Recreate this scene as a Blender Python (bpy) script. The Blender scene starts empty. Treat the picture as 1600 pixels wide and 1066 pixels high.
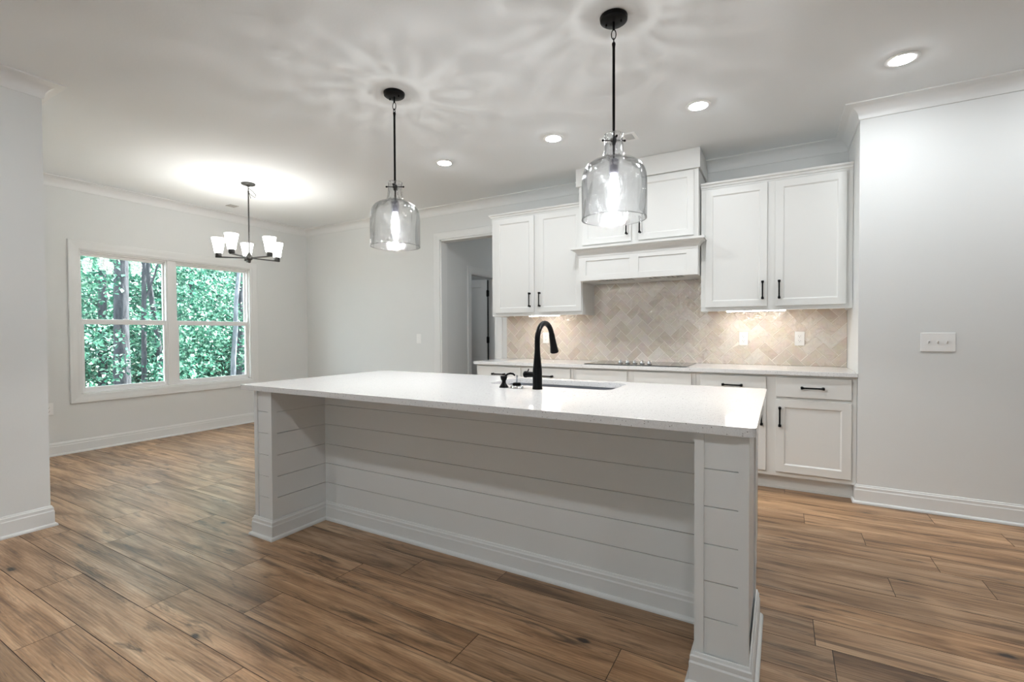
import bpy, bmesh, math, random
from mathutils import Vector, Matrix

C = bpy.context.scene.collection
SC = bpy.context.scene
PI = math.pi

# ------------------------------------------------------------------ camera, world, sun, exposure
cam_d = bpy.data.cameras.new('camera')
cam_d.sensor_width = 36.0
cam_d.lens = 741.77 / 1600 * 36.0
cam_d.clip_start = 0.02
cam = bpy.data.objects.new('camera', cam_d)
C.objects.link(cam)
yaw, pitch, roll = math.radians(29.6042), math.radians(-1.0407), math.radians(-0.2514)
fw = Vector((-math.sin(yaw) * math.cos(pitch), math.cos(yaw) * math.cos(pitch), math.sin(pitch)))
r0 = Vector((math.cos(yaw), math.sin(yaw), 0))
u0 = r0.cross(fw)
rt = r0 * math.cos(roll) + u0 * math.sin(roll)
up = u0 * math.cos(roll) - r0 * math.sin(roll)
M = Matrix((rt, up, -fw)).transposed().to_4x4()
M.translation = Vector((0, 0, 1.2115))
cam.matrix_world = M
SC.camera = cam

W = bpy.data.worlds.new('sky')
SC.world = W
W.use_nodes = True
W.node_tree.nodes['Background'].inputs[0].default_value = (0.86, 0.94, 1.0, 1)
W.node_tree.nodes['Background'].inputs[1].default_value = 4.0
sun_d = bpy.data.lights.new('sun', 'SUN')
sun_d.energy = 29.0
sun_d.angle = math.radians(1.0)
sun_d.color = (1.0, 0.97, 0.9)
sun = bpy.data.objects.new('sun', sun_d)
C.objects.link(sun)
sun.rotation_euler = Vector((-0.12, -0.62, -0.78)).to_track_quat('-Z', 'Y').to_euler()   # high sun from the side of the house

SC.view_settings.view_transform = 'Standard'
SC.view_settings.look = 'None'
SC.view_settings.gamma = 1.0
SC.view_settings.use_curve_mapping = False
SC.view_settings.exposure = 0.58
SC.cycles.max_bounces = 12
SC.cycles.diffuse_bounces = 6
SC.cycles.transparent_max_bounces = 24
SC.cycles.sample_clamp_indirect = 6.0

CAN_L = 182.0        # recessed lamp lens
BULB_L = 14.0        # pendant bulb glass
BULB_P = 25.0        # pendant filament
CHAND_P = 3.2        # chandelier bulbs
BAR_L = 30.0         # under-cabinet bar

# ------------------------------------------------------------------ materials
def mat(name, col=(0.8, 0.8, 0.8), rough=0.5, metal=0.0, spec=0.5, **kw):
    m = bpy.data.materials.new(name)
    m.use_nodes = True
    b = m.node_tree.nodes['Principled BSDF']
    b.inputs['Base Color'].default_value = (*col, 1)
    b.inputs['Roughness'].default_value = rough
    b.inputs['Metallic'].default_value = metal
    b.inputs['Specular IOR Level'].default_value = spec
    for k, v in kw.items():
        b.inputs[k].default_value = v
    return m

class NT:
    """small helper for node trees"""
    def __init__(self, m):
        self.t = m.node_tree
        self.b = self.t.nodes.get('Principled BSDF')
        self.out = self.t.nodes.get('Material Output')
    def n(self, typ, **kw):
        x = self.t.nodes.new('ShaderNode' + typ)
        for k, v in kw.items():
            if k.startswith('i_'):
                x.inputs[k[2:].replace('_', ' ')].default_value = v
            else:
                setattr(x, k, v)
        return x
    def l(self, a, b):
        self.t.links.new(a, b)
    def math(self, op, a, b=None, clamp=False):
        x = self.n('Math', operation=op, use_clamp=clamp)
        for i, v in enumerate((a, b)):
            if v is None: continue
            if isinstance(v, (int, float)): x.inputs[i].default_value = v
            else: self.l(v, x.inputs[i])
        return x.outputs[0]
    def mix(self, fac, a, b, blend='MIX'):
        x = self.n('Mix', data_type='RGBA', blend_type=blend)
        for s, v in ((x.inputs['Factor'], fac), (x.inputs['A'], a), (x.inputs['B'], b)):
            if isinstance(v, (int, float)): s.default_value = v
            elif isinstance(v, tuple): s.default_value = (*v, 1)
            else: self.l(v, s)
        return x.outputs['Result']
    def ramp(self, fac, stops):
        x = self.n('ValToRGB')
        e = x.color_ramp.elements
        while len(e) < len(stops): e.new(0.5)
        for el, (p, c) in zip(e, stops):
            el.position = p
            el.color = (*c, 1) if isinstance(c, tuple) else (c, c, c, 1)
        self.l(fac, x.inputs[0])
        return x.outputs[0]

def paint(name, col, rough, scale=60, bump=0.02):
    m = mat(name, col, rough)
    t = NT(m)
    co = t.n('TexCoord')
    nz = t.n('TexNoise', i_Scale=scale, i_Detail=3.0)
    t.l(co.outputs['Object'], nz.inputs['Vector'])
    bp = t.n('Bump', i_Strength=bump, i_Distance=0.01)
    t.l(nz.outputs[0], bp.inputs['Height'])
    t.l(bp.outputs[0], t.b.inputs['Normal'])
    return m

MT = {}
MT['wall'] = paint('wall_paint', (0.735, 0.748, 0.742), 0.75, 90, 0.03)
MT['ceiling'] = paint('ceiling_paint', (0.80, 0.825, 0.835), 0.85, 70, 0.04)
MT['trim'] = paint('trim_paint', (0.77, 0.78, 0.775), 0.4, 40, 0.01)
MT['cabinet'] = paint('cabinet_paint', (0.735, 0.735, 0.715), 0.38, 40, 0.008)
MT['island'] = paint('island_paint', (0.745, 0.755, 0.75), 0.38, 40, 0.008)
MT['vinyl'] = paint('window_vinyl', (0.82, 0.82, 0.82), 0.35, 40, 0.005)
MT['plastic'] = mat('white_plastic', (0.86, 0.86, 0.85), 0.3)
MT['slot'] = mat('dark_slot', (0.05, 0.05, 0.05), 0.6)
MT['black'] = mat('matte_black_metal', (0.003, 0.003, 0.0035), 0.34, 0.0, 0.12)
MT['bronze'] = mat('dark_bronze_metal', (0.05, 0.048, 0.046), 0.35, 0.6)
MT['steel'] = mat('brushed_steel', (0.36, 0.38, 0.43), 0.28, 1.0)
MT['chrome'] = mat('chrome', (0.8, 0.8, 0.82), 0.08, 1.0)
MT['cooktop_glass'] = mat('black_cooktop_glass', (0.02, 0.02, 0.02), 0.06, 0.0, 0.7)
MT['ply'] = mat('birch_underside', (0.55, 0.36, 0.18), 0.55)
MT['socket'] = mat('socket_grey', (0.10, 0.10, 0.12), 0.4)
MT['grey'] = mat('grey_metal_paint', (0.42, 0.41, 0.39), 0.5)
MT['seam'] = mat('plank_bevel', (0.035, 0.022, 0.014), 0.6)
MT['mulch'] = mat('leaf_litter', (0.035, 0.04, 0.025), 0.9)

def emissive(name, col, s):
    m = bpy.data.materials.new(name)
    m.use_nodes = True
    t = m.node_tree
    t.nodes.remove(t.nodes['Principled BSDF'])
    e = t.nodes.new('ShaderNodeEmission')
    e.inputs[0].default_value = (*col, 1)
    e.inputs[1].default_value = s
    t.links.new(e.outputs[0], t.nodes['Material Output'].inputs[0])
    return m
MT['lens'] = emissive('lamp_lens', (0.93, 0.97, 1.0), CAN_L)
MT['bar_lens'] = emissive('bar_lens', (1.0, 0.93, 0.84), BAR_L)

def bulb_mat():
    m = emissive('bulb_glass', (0.93, 0.96, 1.0), BULB_L)
    t = NT(m)
    e = [n for n in t.t.nodes if n.type == 'EMISSION'][0]
    tr = t.n('BsdfTransparent')
    ad = t.n('AddShader')
    t.l(e.outputs[0], ad.inputs[0]); t.l(tr.outputs[0], ad.inputs[1])
    t.l(ad.outputs[0], t.out.inputs[0])
    return m
MT['bulb'] = bulb_mat()

def opal_mat():
    m = bpy.data.materials.new('lit_opal_glass')
    m.use_nodes = True
    t = NT(m)
    t.t.nodes.remove(t.b)
    tl = t.n('BsdfTranslucent'); tl.inputs[0].default_value = (0.9, 0.9, 0.88, 1)
    df = t.n('BsdfDiffuse'); df.inputs[0].default_value = (0.85, 0.85, 0.83, 1)
    em = t.n('Emission'); em.inputs[0].default_value = (1, 0.98, 0.95, 1); em.inputs[1].default_value = 3.6
    mx = t.n('MixShader'); mx.inputs[0].default_value = 0.5
    ad = t.n('AddShader')
    t.l(df.outputs[0], mx.inputs[1]); t.l(tl.outputs[0], mx.inputs[2])
    t.l(mx.outputs[0], ad.inputs[0]); t.l(em.outputs[0], ad.inputs[1])
    t.l(ad.outputs[0], t.out.inputs[0])
    return m
MT['opal'] = opal_mat()

def thin_glass(name, tint, ior, ripple=False):
    m = bpy.data.materials.new(name)
    m.use_nodes = True
    t = NT(m)
    t.t.nodes.remove(t.b)
    tr = t.n('BsdfTransparent'); tr.inputs[0].default_value = (*tint, 1)
    gl = t.n('BsdfGlossy'); gl.inputs['Roughness'].default_value = 0.02
    lw = t.n('LayerWeight'); lw.inputs[0].default_value = 0.5
    f0 = ((ior - 1) / (ior + 1)) ** 2
    fac = t.math('ADD', t.math('MULTIPLY', t.math('POWER', lw.outputs['Facing'], 5.0), 1 - f0), f0)
    mx = t.n('MixShader')
    body = tr
    if ripple:
        # part of the light goes straight through, part is bent by the uneven wall; the wall looks denser where it is seen edge-on
        edge = t.math('MULTIPLY', t.math('POWER', lw.outputs['Facing'], 7.0), 0.7)
        t.l(t.mix(edge, tint, (0.42, 0.44, 0.46)), tr.inputs[0])
        co = t.n('TexCoord')
        mp = t.n('Mapping'); mp.inputs['Scale'].default_value = (1, 1, 0.45)
        t.l(co.outputs['Object'], mp.inputs[0])
        nz = t.n('TexNoise', i_Scale=34.0, i_Detail=2.0, i_Distortion=1.0)
        t.l(mp.outputs[0], nz.inputs['Vector'])
        bp = t.n('Bump', i_Strength=0.22, i_Distance=0.02)
        t.l(nz.outputs[0], bp.inputs['Height']); t.l(bp.outputs[0], gl.inputs['Normal'])
        rf = t.n('BsdfRefraction'); rf.inputs['IOR'].default_value = 1.2; rf.inputs['Roughness'].default_value = 0.0
        rf.inputs[0].default_value = (0.985, 0.99, 0.995, 1)
        body = t.n('MixShader'); body.inputs[0].default_value = 0.4
        t.l(tr.outputs[0], body.inputs[1]); t.l(rf.outputs[0], body.inputs[2])
    t.l(fac, mx.inputs[0])
    t.l(body.outputs[0], mx.inputs[1]); t.l(gl.outputs[0], mx.inputs[2])
    t.l(mx.outputs[0], t.out.inputs[0])
    return m
MT['pane'] = thin_glass('window_glass', (0.95, 0.985, 0.98), 1.45)
MT['pendant_glass'] = thin_glass('rippled_clear_glass', (0.975, 0.98, 0.985), 1.5, True)

def quartz():
    m = mat('white_quartz', (0.80, 0.79, 0.78), 0.09, 0.0, 0.5)
    t = NT(m)
    co = t.n('TexCoord')
    v = t.n('TexVoronoi', i_Scale=150.0, feature='F1')
    t.l(co.outputs['Object'], v.inputs['Vector'])
    spot = t.math('LESS_THAN', v.outputs['Distance'], 0.28)
    pick = t.n('SeparateColor'); t.l(v.outputs['Color'], pick.inputs[0])
    few = t.math('GREATER_THAN', pick.outputs[0], 0.86)
    dark = t.math('MULTIPLY', spot, few)
    v2 = t.n('TexVoronoi', i_Scale=420.0)
    t.l(co.outputs['Object'], v2.inputs['Vector'])
    pk2 = t.n('SeparateColor'); t.l(v2.outputs['Color'], pk2.inputs[0])
    base = t.ramp(pk2.outputs[1], [(0.0, (0.69, 0.69, 0.695)), (0.5, (0.76, 0.76, 0.76)), (1.0, (0.80, 0.80, 0.80))])
    t.l(t.mix(dark, base, (0.30, 0.29, 0.29)), t.b.inputs['Base Color'])
    return m
MT['quartz'] = quartz()

def tile():
    m = mat('glazed_tile', (0.6, 0.5, 0.4), 0.09, 0.0, 0.6)
    t = NT(m)
    g = t.n('NewGeometry')
    co = t.n('TexCoord')
    nz = t.n('TexNoise', i_Scale=14.0, i_Detail=3.0)
    t.l(co.outputs['Object'], nz.inputs['Vector'])
    c = t.ramp(g.outputs['Random Per Island'], [(0.0, (0.59, 0.505, 0.425)), (0.4, (0.66, 0.575, 0.495)), (0.8, (0.70, 0.625, 0.55)), (1.0, (0.73, 0.675, 0.61))])
    c2 = t.mix(0.22, c, nz.outputs['Color'], 'OVERLAY')
    hs = t.n('HueSaturation'); hs.inputs['Saturation'].default_value = 0.85
    t.l(c2, hs.inputs['Color'])
    t.l(t.mix(0.75, c, hs.outputs[0]), t.b.inputs['Base Color'])
    n2 = t.n('TexNoise', i_Scale=22.0, i_Detail=2.0)
    t.l(co.outputs['Object'], n2.inputs['Vector'])
    bp = t.n('Bump', i_Strength=0.40, i_Distance=0.02)
    t.l(n2.outputs[0], bp.inputs['Height'])
    t.l(bp.outputs[0], t.b.inputs['Normal'])
    return m
MT['tile'] = tile()
MT['grout'] = mat('pale_grout', (0.88, 0.83, 0.76), 0.85)

def planks():
    m = mat('rustic_wood_planks', (0.3, 0.2, 0.12), 0.4, 0.0, 0.42)
    t = NT(m)
    co = t.n('TexCoord')
    g = t.n('NewGeometry')
    rnd = g.outputs['Random Per Island']
    off = t.n('CombineXYZ')
    t.l(t.math('MULTIPLY', rnd, 37.0), off.inputs[0]); t.l(t.math('MULTIPLY', rnd, 91.0), off.inputs[1]); t.l(t.math('MULTIPLY', rnd, 53.0), off.inputs[2])
    ad = t.n('VectorMath', operation='ADD')
    t.l(co.outputs['Object'], ad.inputs[0]); t.l(off.outputs[0], ad.inputs[1])
    def mapped(s):
        mp = t.n('Mapping'); mp.inputs['Scale'].default_value = s
        t.l(ad.outputs[0], mp.inputs[0])
        return mp.outputs[0]
    # broad colour bands that run along each plank
    n1 = t.n('TexNoise', i_Scale=1.0, i_Detail=5.0, i_Roughness=0.6, i_Distortion=0.9)
    t.l(mapped((1.3, 13.0, 1)), n1.inputs['Vector'])
    band = t.ramp(n1.outputs[0], [(0.30, (0.150, 0.082, 0.042)), (0.42, (0.295, 0.175, 0.093)), (0.52, (0.415, 0.260, 0.147)), (0.62, (0.515, 0.343, 0.208)), (0.74, (0.63, 0.445, 0.282))])
    # plank to plank
    tone = t.ramp(rnd, [(0.0, (0.70, 0.68, 0.66)), (0.35, (0.92, 0.90, 0.88)), (0.7, (1.05, 1.0, 0.95)), (1.0, (1.22, 1.15, 1.06))])
    col = t.mix(1.0, band, tone, 'MULTIPLY')
    # cathedral grain lines
    w = t.n('TexWave', wave_type='RINGS', rings_direction='Z', i_Scale=5.0, i_Distortion=7.0, i_Detail=3.0)
    w.inputs['Detail Scale'].default_value = 1.2
    t.l(mapped((0.55, 5.2, 1)), w.inputs['Vector'])
    grain = t.n('TexNoise', i_Scale=1.0, i_Detail=4.0, i_Roughness=0.7)
    t.l(mapped((9, 190, 1)), grain.inputs['Vector'])
    gl = t.ramp(grain.outputs[0], [(0.36, 0.72), (0.6, 1.08)])
    col = t.mix(0.75, col, gl, 'MULTIPLY')
    wl = t.ramp(w.outputs[0], [(0.0, 0.80), (0.35, 1.02), (1.0, 1.05)])
    col = t.mix(0.55, col, wl, 'MULTIPLY')
    # dark streaks and smoky patches
    n2 = t.n('TexNoise', i_Scale=1.0, i_Detail=6.0, i_Roughness=0.68, i_Distortion=0.6)
    t.l(mapped((2.6, 20.0, 1)), n2.inputs['Vector'])
    st = t.ramp(n2.outputs[0], [(0.555, 0.0), (0.68, 0.9)])
    col = t.mix(st, col, (0.075, 0.043, 0.024))
    # long thin mineral streaks
    n3 = t.n('TexNoise', i_Scale=1.0, i_Detail=5.0, i_Roughness=0.62, i_Distortion=0.35)
    t.l(mapped((0.9, 42.0, 1)), n3.inputs['Vector'])
    s3 = t.ramp(n3.outputs[0], [(0.56, 0.0), (0.66, 0.72)])
    col = t.mix(s3, col, (0.115, 0.066, 0.038))
    hs = t.n('HueSaturation'); hs.inputs['Saturation'].default_value = 0.99
    t.l(col, hs.inputs['Color'])
    col = hs.outputs[0]
    # knots
    v = t.n('TexVoronoi', i_Scale=1.0, feature='F1'); v.inputs['Randomness'].default_value = 1.0
    nzk = t.n('TexNoise', i_Scale=22.0, i_Detail=3.0)
    t.l(ad.outputs[0], nzk.inputs['Vector'])
    wob = t.n('Mix', data_type='VECTOR'); wob.inputs['Factor'].default_value = 0.10
    t.l(mapped((3.0, 6.5, 1)), wob.inputs['A']); t.l(nzk.outputs['Color'], wob.inputs['B'])
    t.l(wob.outputs['Result'], v.inputs['Vector'])
    pk = t.n('SeparateColor'); t.l(v.outputs['Color'], pk.inputs[0])
    few = t.math('GREATER_THAN', pk.outputs[0], 0.45)
    halo = t.ramp(v.outputs['Distance'], [(0.05, 1.0), (0.26, 0.0)])
    core = t.ramp(v.outputs['Distance'], [(0.05, 1.0), (0.10, 0.0)])
    col = t.mix(t.math('MULTIPLY', t.math('MULTIPLY', halo, few), 0.55), col, (0.09, 0.05, 0.026))
    col = t.mix(t.math('MULTIPLY', t.math('MULTIPLY', core, few), 0.95), col, (0.016, 0.010, 0.008))
    t.l(col, t.b.inputs['Base Color'])
    rg = t.ramp(n1.outputs[0], [(0.3, 0.40), (0.7, 0.30)])
    t.l(rg, t.b.inputs['Roughness'])
    h = t.math('ADD', t.math('MULTIPLY', grain.outputs[0], 0.5), t.math('MULTIPLY', w.outputs[0], 0.5))
    bp = t.n('Bump', i_Strength=0.16, i_Distance=0.004)
    t.l(h, bp.inputs['Height']); t.l(bp.outputs[0], t.b.inputs['Normal'])
    return m
MT['wood'] = planks()

def leaf():
    m = bpy.data.materials.new('green_leaf')
    m.use_nodes = True
    t = NT(m)
    g = t.n('NewGeometry')
    c = t.ramp(g.outputs['Random Per Island'], [(0.0, (0.014, 0.065, 0.052)), (0.4, (0.033, 0.145, 0.100)), (0.72, (0.085, 0.265, 0.18)), (1.0, (0.38, 0.60, 0.48))])  # palest tone paints white glints of light into the leaf colour
    t.l(c, t.b.inputs['Base Color'])
    t.b.inputs['Roughness'].default_value = 0.26
    t.b.inputs['Specular IOR Level'].default_value = 0.6
    tl = t.n('BsdfTranslucent'); t.l(c, tl.inputs[0])
    mx = t.n('MixShader'); mx.inputs[0].default_value = 0.4
    t.l(t.b.outputs[0], mx.inputs[1]); t.l(tl.outputs[0], mx.inputs[2])
    t.l(mx.outputs[0], t.out.inputs[0])
    return m
MT['leaf'] = leaf()

def bark(name, a, b):
    m = mat(name, a, 0.9)
    t = NT(m)
    co = t.n('TexCoord')
    mp = t.n('Mapping'); mp.inputs['Scale'].default_value = (14, 14, 3)
    t.l(co.outputs['Object'], mp.inputs[0])
    nz = t.n('TexNoise', i_Scale=1.5, i_Detail=5.0)
    t.l(mp.outputs[0], nz.inputs['Vector'])
    t.l(t.ramp(nz.outputs[0], [(0.35, a), (0.65, b)]), t.b.inputs['Base Color'])
    bp = t.n('Bump', i_Strength=0.6, i_Distance=0.05)
    t.l(nz.outputs[0], bp.inputs['Height']); t.l(bp.outputs[0], t.b.inputs['Normal'])
    return m
MT['bark_dark'] = bark('dark_bark', (0.030, 0.032, 0.042), (0.070, 0.072, 0.090))
MT['bark_pale'] = bark('pale_bark', (0.13, 0.14, 0.17), (0.24, 0.255, 0.30))

# ------------------------------------------------------------------ mesh helpers
class MB:
    """collects shapes in world coordinates into one mesh"""
    def __init__(self):
        self.v, self.f, self.m = [], [], []
    def add(self, vs, fs, mi=0):
        o = len(self.v)
        self.v += [tuple(p) for p in vs]
        self.f += [tuple(i + o for i in f) for f in fs]
        self.m += [mi] * len(fs)
        return self
    def box(self, x0, x1, y0, y1, z0, z1, mi=0):
        if x0 > x1: x0, x1 = x1, x0
        if y0 > y1: y0, y1 = y1, y0
        if z0 > z1: z0, z1 = z1, z0
        v = [(x0, y0, z0), (x1, y0, z0), (x1, y1, z0), (x0, y1, z0), (x0, y0, z1), (x1, y0, z1), (x1, y1, z1), (x0, y1, z1)]
        return self.add(v, [(0, 3, 2, 1), (4, 5, 6, 7), (0, 1, 5, 4), (1, 2, 6, 5), (2, 3, 7, 6), (3, 0, 4, 7)], mi)
    def lathe(self, prof, c=(0, 0, 0), n=32, mi=0, axis='z', wob=None):
        """prof: (radius, height) pairs; first/last closed when radius is 0"""
        vs, fs = [], []
        for j, (r, h) in enumerate(prof):
            for i in range(n):
                a = 2 * PI * i / n
                rr = r * (wob(a, h) if wob else 1)
                p = (rr * math.cos(a), rr * math.sin(a), h)
                if axis == 'x': p = (p[2], p[0], p[1])
                if axis == 'y': p = (p[0], p[2], p[1])
                if axis == '-y': p = (p[0], -p[2], p[1])
                vs.append((p[0] + c[0], p[1] + c[1], p[2] + c[2]))
        for j in range(len(prof) - 1):
            for i in range(n):
                k = (i + 1) % n
                fs.append((j * n + i, j * n + k, (j + 1) * n + k, (j + 1) * n + i))
        return self.add(vs, fs, mi)
    def tube(self, pts, rad, n=12, mi=0, cap=True):
        pts = [Vector(p) for p in pts]
        if not isinstance(rad, (list, tuple)): rad = [rad] * len(pts)
        vs, fs = [], []
        prev = None
        for i, p in enumerate(pts):
            d = (pts[min(i + 1, len(pts) - 1)] - pts[max(i - 1, 0)]).normalized()
            if prev is None:
                a = Vector((0, 0, 1)) if abs(d.z) < 0.9 else Vector((1, 0, 0))
                s = d.cross(a).normalized()
            else:
                s = (prev - d * prev.dot(d)).normalized()
            prev = s
            t = d.cross(s)
            for k in range(n):
                q = 2 * PI * k / n
                vs.append(p + (s * math.cos(q) + t * math.sin(q)) * rad[i])
        for i in range(len(pts) - 1):
            for k in range(n):
                m = (k + 1) % n
                fs.append((i * n + k, i * n + m, (i + 1) * n + m, (i + 1) * n + k))
        if cap:
            fs.append(tuple(range(n - 1, -1, -1)))
            fs.append(tuple((len(pts) - 1) * n + k for k in range(n)))
        return self.add(vs, fs, mi)
    def sweep(self, path, prof, mp, closed=False, mi=0):
        """mitred sweep: path 2D points, prof (offset to the right of travel, height); mp(a, b, h) -> xyz"""
        P = [Vector(p) for p in path]
        n = len(P)
        vs, fs = [], []
        for i in range(n):
            d1 = (P[i] - P[i - 1]).normalized() if (i > 0 or closed) else None
            d2 = (P[(i + 1) % n] - P[i]).normalized() if (i < n - 1 or closed) else None
            if d1 is None: d1 = d2
            if d2 is None: d2 = d1
            n1 = Vector((d1.y, -d1.x)); n2 = Vector((d2.y, -d2.x))
            m = (n1 + n2) / (1 + n1.dot(n2))
            for o, h in prof:
                q = P[i] + m * o
                vs.append(mp(q.x, q.y, h))
        k = len(prof)
        for i in range(n if closed else n - 1):
            j = (i + 1) % n
            for a in range(k):
                b = (a + 1) % k
                fs.append((i * k + a, i * k + b, j * k + b, j * k + a))
        if not closed:
            fs.append(tuple(range(k - 1, -1, -1)))
            fs.append(tuple((n - 1) * k + a for a in range(k)))
        return self.add(vs, fs, mi)

ROOT = {}
def obj(name, mb, m, parent=None, bevel=0.0, smooth=None, seg=2):
    """one mesh object; vertices are kept relative to the thing it belongs to"""
    me = bpy.data.meshes.new(name)
    o = bpy.data.objects.new(name, me)
    org = Vector((0, 0, 0))
    p = parent
    while p is not None:
        org += p.location
        p = p.parent
    me.from_pydata([tuple(Vector(v) - org) for v in mb.v], [], mb.f)
    ms = m if isinstance(m, (list, tuple)) else [m]
    for x in ms: me.materials.append(MT[x])
    if len(ms) > 1:
        for p_, i in zip(me.polygons, mb.m): p_.material_index = i
    bm = bmesh.new(); bm.from_mesh(me)
    bmesh.ops.recalc_face_normals(bm, faces=bm.faces)
    bm.to_mesh(me); bm.free()
    if smooth:
        for p_ in me.polygons: p_.use_smooth = True
        if smooth < 180:
            me.set_sharp_from_angle(angle=math.radians(smooth))
    me.update()
    C.objects.link(o)
    if parent: o.parent = parent
    if bevel:
        b = o.modifiers.new('bevel', 'BEVEL')
        b.width = bevel; b.segments = seg; b.limit_method = 'ANGLE'; b.angle_limit = math.radians(40)
        b.harden_normals = False
    return o

def tag(o, label=None, cat=None, group=None, kind=None):
    if label: o['label'] = label
    if cat: o['category'] = cat
    if group: o['group'] = group
    if kind: o['kind'] = kind
    return o

def thing(name, loc, label, cat, group=None, kind=None):
    o = bpy.data.objects.new(name, None)
    o.empty_display_size = 0.05
    C.objects.link(o)
    o.location = loc
    return tag(o, label, cat, group, kind)

def copy_tree(o, parent=None, loc=None):
    c = o.copy(); C.objects.link(c)
    if parent: c.parent = parent
    if loc is not None: c.location = loc
    for ch in list(o.children): copy_tree(ch, c)
    return c

def struct(name, mb, m, parent=None, **kw):
    o = obj(name, mb, m, parent, **kw)
    if parent is None: o['kind'] = 'structure'
    return o

# ------------------------------------------------------------------ room dimensions
XW, YB, YR, XR, ZC = -6.288, 4.753, 4.097, 0.467, 2.773
XP, YP = -4.015, 1.150          # the near partition on the left and its end
XE, YF = 4.0, -4.0              # walls out of the picture
TB = 0.115
DX0, DX1, DZ = -3.731, -2.916, 2.373       # cased opening in the back wall
WY0, WY1, WZ0, WZ1 = 2.056, 3.866, 0.592, 2.089   # window hole

# floor: planks 0.1915 wide and 1.378 long, end joints where the photo shows them
def build_floor():
    mb = MB()
    rng = random.Random(4)
    w, L, y0 = 0.1915, 1.378, 0.996
    known = {-3: None, -2: -2.55, -1: -3.07, 0: -2.44, 1: -2.02, 2: -2.43, 3: -1.905, 4: -1.655, 5: -1.205, 9: 0.458, 10: 0.85, 12: 0.42, 13: 0.132, 14: 1.14, 15: 0.84, 16: 0.025}
    b, dz = 0.0013, 0.0016
    for r in range(-27, 32):
        ya = y0 + r * w; yb = ya + w
        st = known.get(r)
        if st is None: st = rng.uniform(0, L)
        k0 = math.floor((-6.45 - st) / L)
        x = st + k0 * L
        while x < XE + 0.1:
            xa, xb = x, x + L
            ring = [(xa, ya), (xb, ya), (xb, yb), (xa, yb)]
            inn = [(xa + b, ya + b), (xb - b, ya + b), (xb - b, yb - b), (xa + b, yb - b)]
            vs = [(*p, 0.0) for p in inn] + [(*p, -dz) for p in ring]
            mb.add(vs, [(0, 1, 2, 3)], 0)
            o = len(mb.v) - 8
            for i in range(4):
                j = (i + 1) % 4
                mb.f.append((o + i, o + 4 + i, o + 4 + j, o + j)); mb.m.append(1)
            x += L
    mb.box(-6.5, XE + 0.2, -4.2, 7.2, -0.12, -0.004, 1)
    return struct('floor', mb, ['wood', 'seam'])
build_floor()
ceil = struct('ceiling', MB().box(-6.5, XE + 0.2, -4.2, 7.2, ZC, ZC + 0.1), 'ceiling')
ceil.cycles.is_caustics_receiver = True      # light bent by the pendant glass falls on it

xo = XW - 0.15
mb = MB()
mb.box(xo, XW, 0.9, WY0, -0.1, ZC).box(xo, XW, WY1, YB + TB, -0.1, ZC).box(xo, XW, WY0, WY1, -0.1, WZ0).box(xo, XW, WY0, WY1, WZ1, ZC)
struct('wall_left', mb, 'wall')
mb = MB()
mb.box(XW, DX0, YB, YB + TB, 0, ZC).box(DX1, XE, YB, YB + TB, 0, ZC).box(DX0, DX1, YB, YB + TB, DZ, ZC)
struct('wall_back', mb, 'wall')
struct('wall_right', MB().box(XR, XE, YR, YB, 0, ZC), 'wall')
struct('wall_partition', MB().box(XP - 0.12, XP, YF, YP, 0, ZC), 'wall')
struct('wall_nook', MB().box(XW, XP - 0.12, YP - 0.12, YP, 0, ZC), 'wall')
FX0, FX1, FZ0, FZ1 = -1.75, 0.15, 0.95, 1.95        # unseen window opening opposite the island, added for soft fill light
mb = MB().box(XP - 0.12, FX0, YF - 0.1, YF, 0, ZC).box(FX1, XE + 0.1, YF - 0.1, YF, 0, ZC).box(FX0, FX1, YF - 0.1, YF, 0, FZ0).box(FX0, FX1, YF - 0.1, YF, FZ1, ZC)
struct('wall_front', mb, 'wall')
struct('wall_east', MB().box(XE, XE + 0.1, YF, YB + TB, 0, ZC), 'wall')
# passage behind the cased opening
HD0, HD1, HDZ = 5.425, 6.10, 2.03
mb = MB()
mb.box(DX0 - TB, DX0, YB + TB, HD0, 0, ZC).box(DX0 - TB, DX0, HD1, 7.0, 0, ZC).box(DX0 - TB, DX0, HD0, HD1, HDZ, ZC)
struct('wall_passage', mb, 'wall')
struct('wall_passage_end', MB().box(-5.6, -2.2, 7.0, 7.1, 0, ZC), 'wall')
struct('wall_passage_right', MB().box(-2.3, -2.2, YB + TB, 7.0, 0, ZC), 'wall')
struct('wall_closet', MB().box(-5.6, -5.5, YB + TB, 7.0, 0, ZC), 'wall')

# crown moulding (cove), base boards with shoe, casings
def crown_prof():
    d, p = 0.094, 0.095
    pr = [(0, -d), (0.008, -d), (0.010, -d + 0.010)]
    for i in range(1, 8):
        a = i / 8 * PI / 2
        x = 0.010 + (p - 0.020) * (1 - math.cos(a))
        z = -d + 0.010 + (d - 0.022) * math.sin(a)
        pr.append((x, z))
    pr += [(p - 0.010, -0.010), (p, -0.008), (p, 0), (0, 0)]
    return [(o, ZC + h) for o, h in pr]
ident = lambda a, b, h: (a, b, h)
CP = crown_prof()
struct('trim_1', MB().sweep([(XP, YF), (XP, YP), (XW, YP), (XW, YB), (-1.70, YB)], CP, ident), 'trim', smooth=35)
struct('trim_2', MB().sweep([(-0.62, YB), (XR, YB), (XR, YR), (XE, YR)], CP, ident), 'trim', smooth=35)

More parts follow.
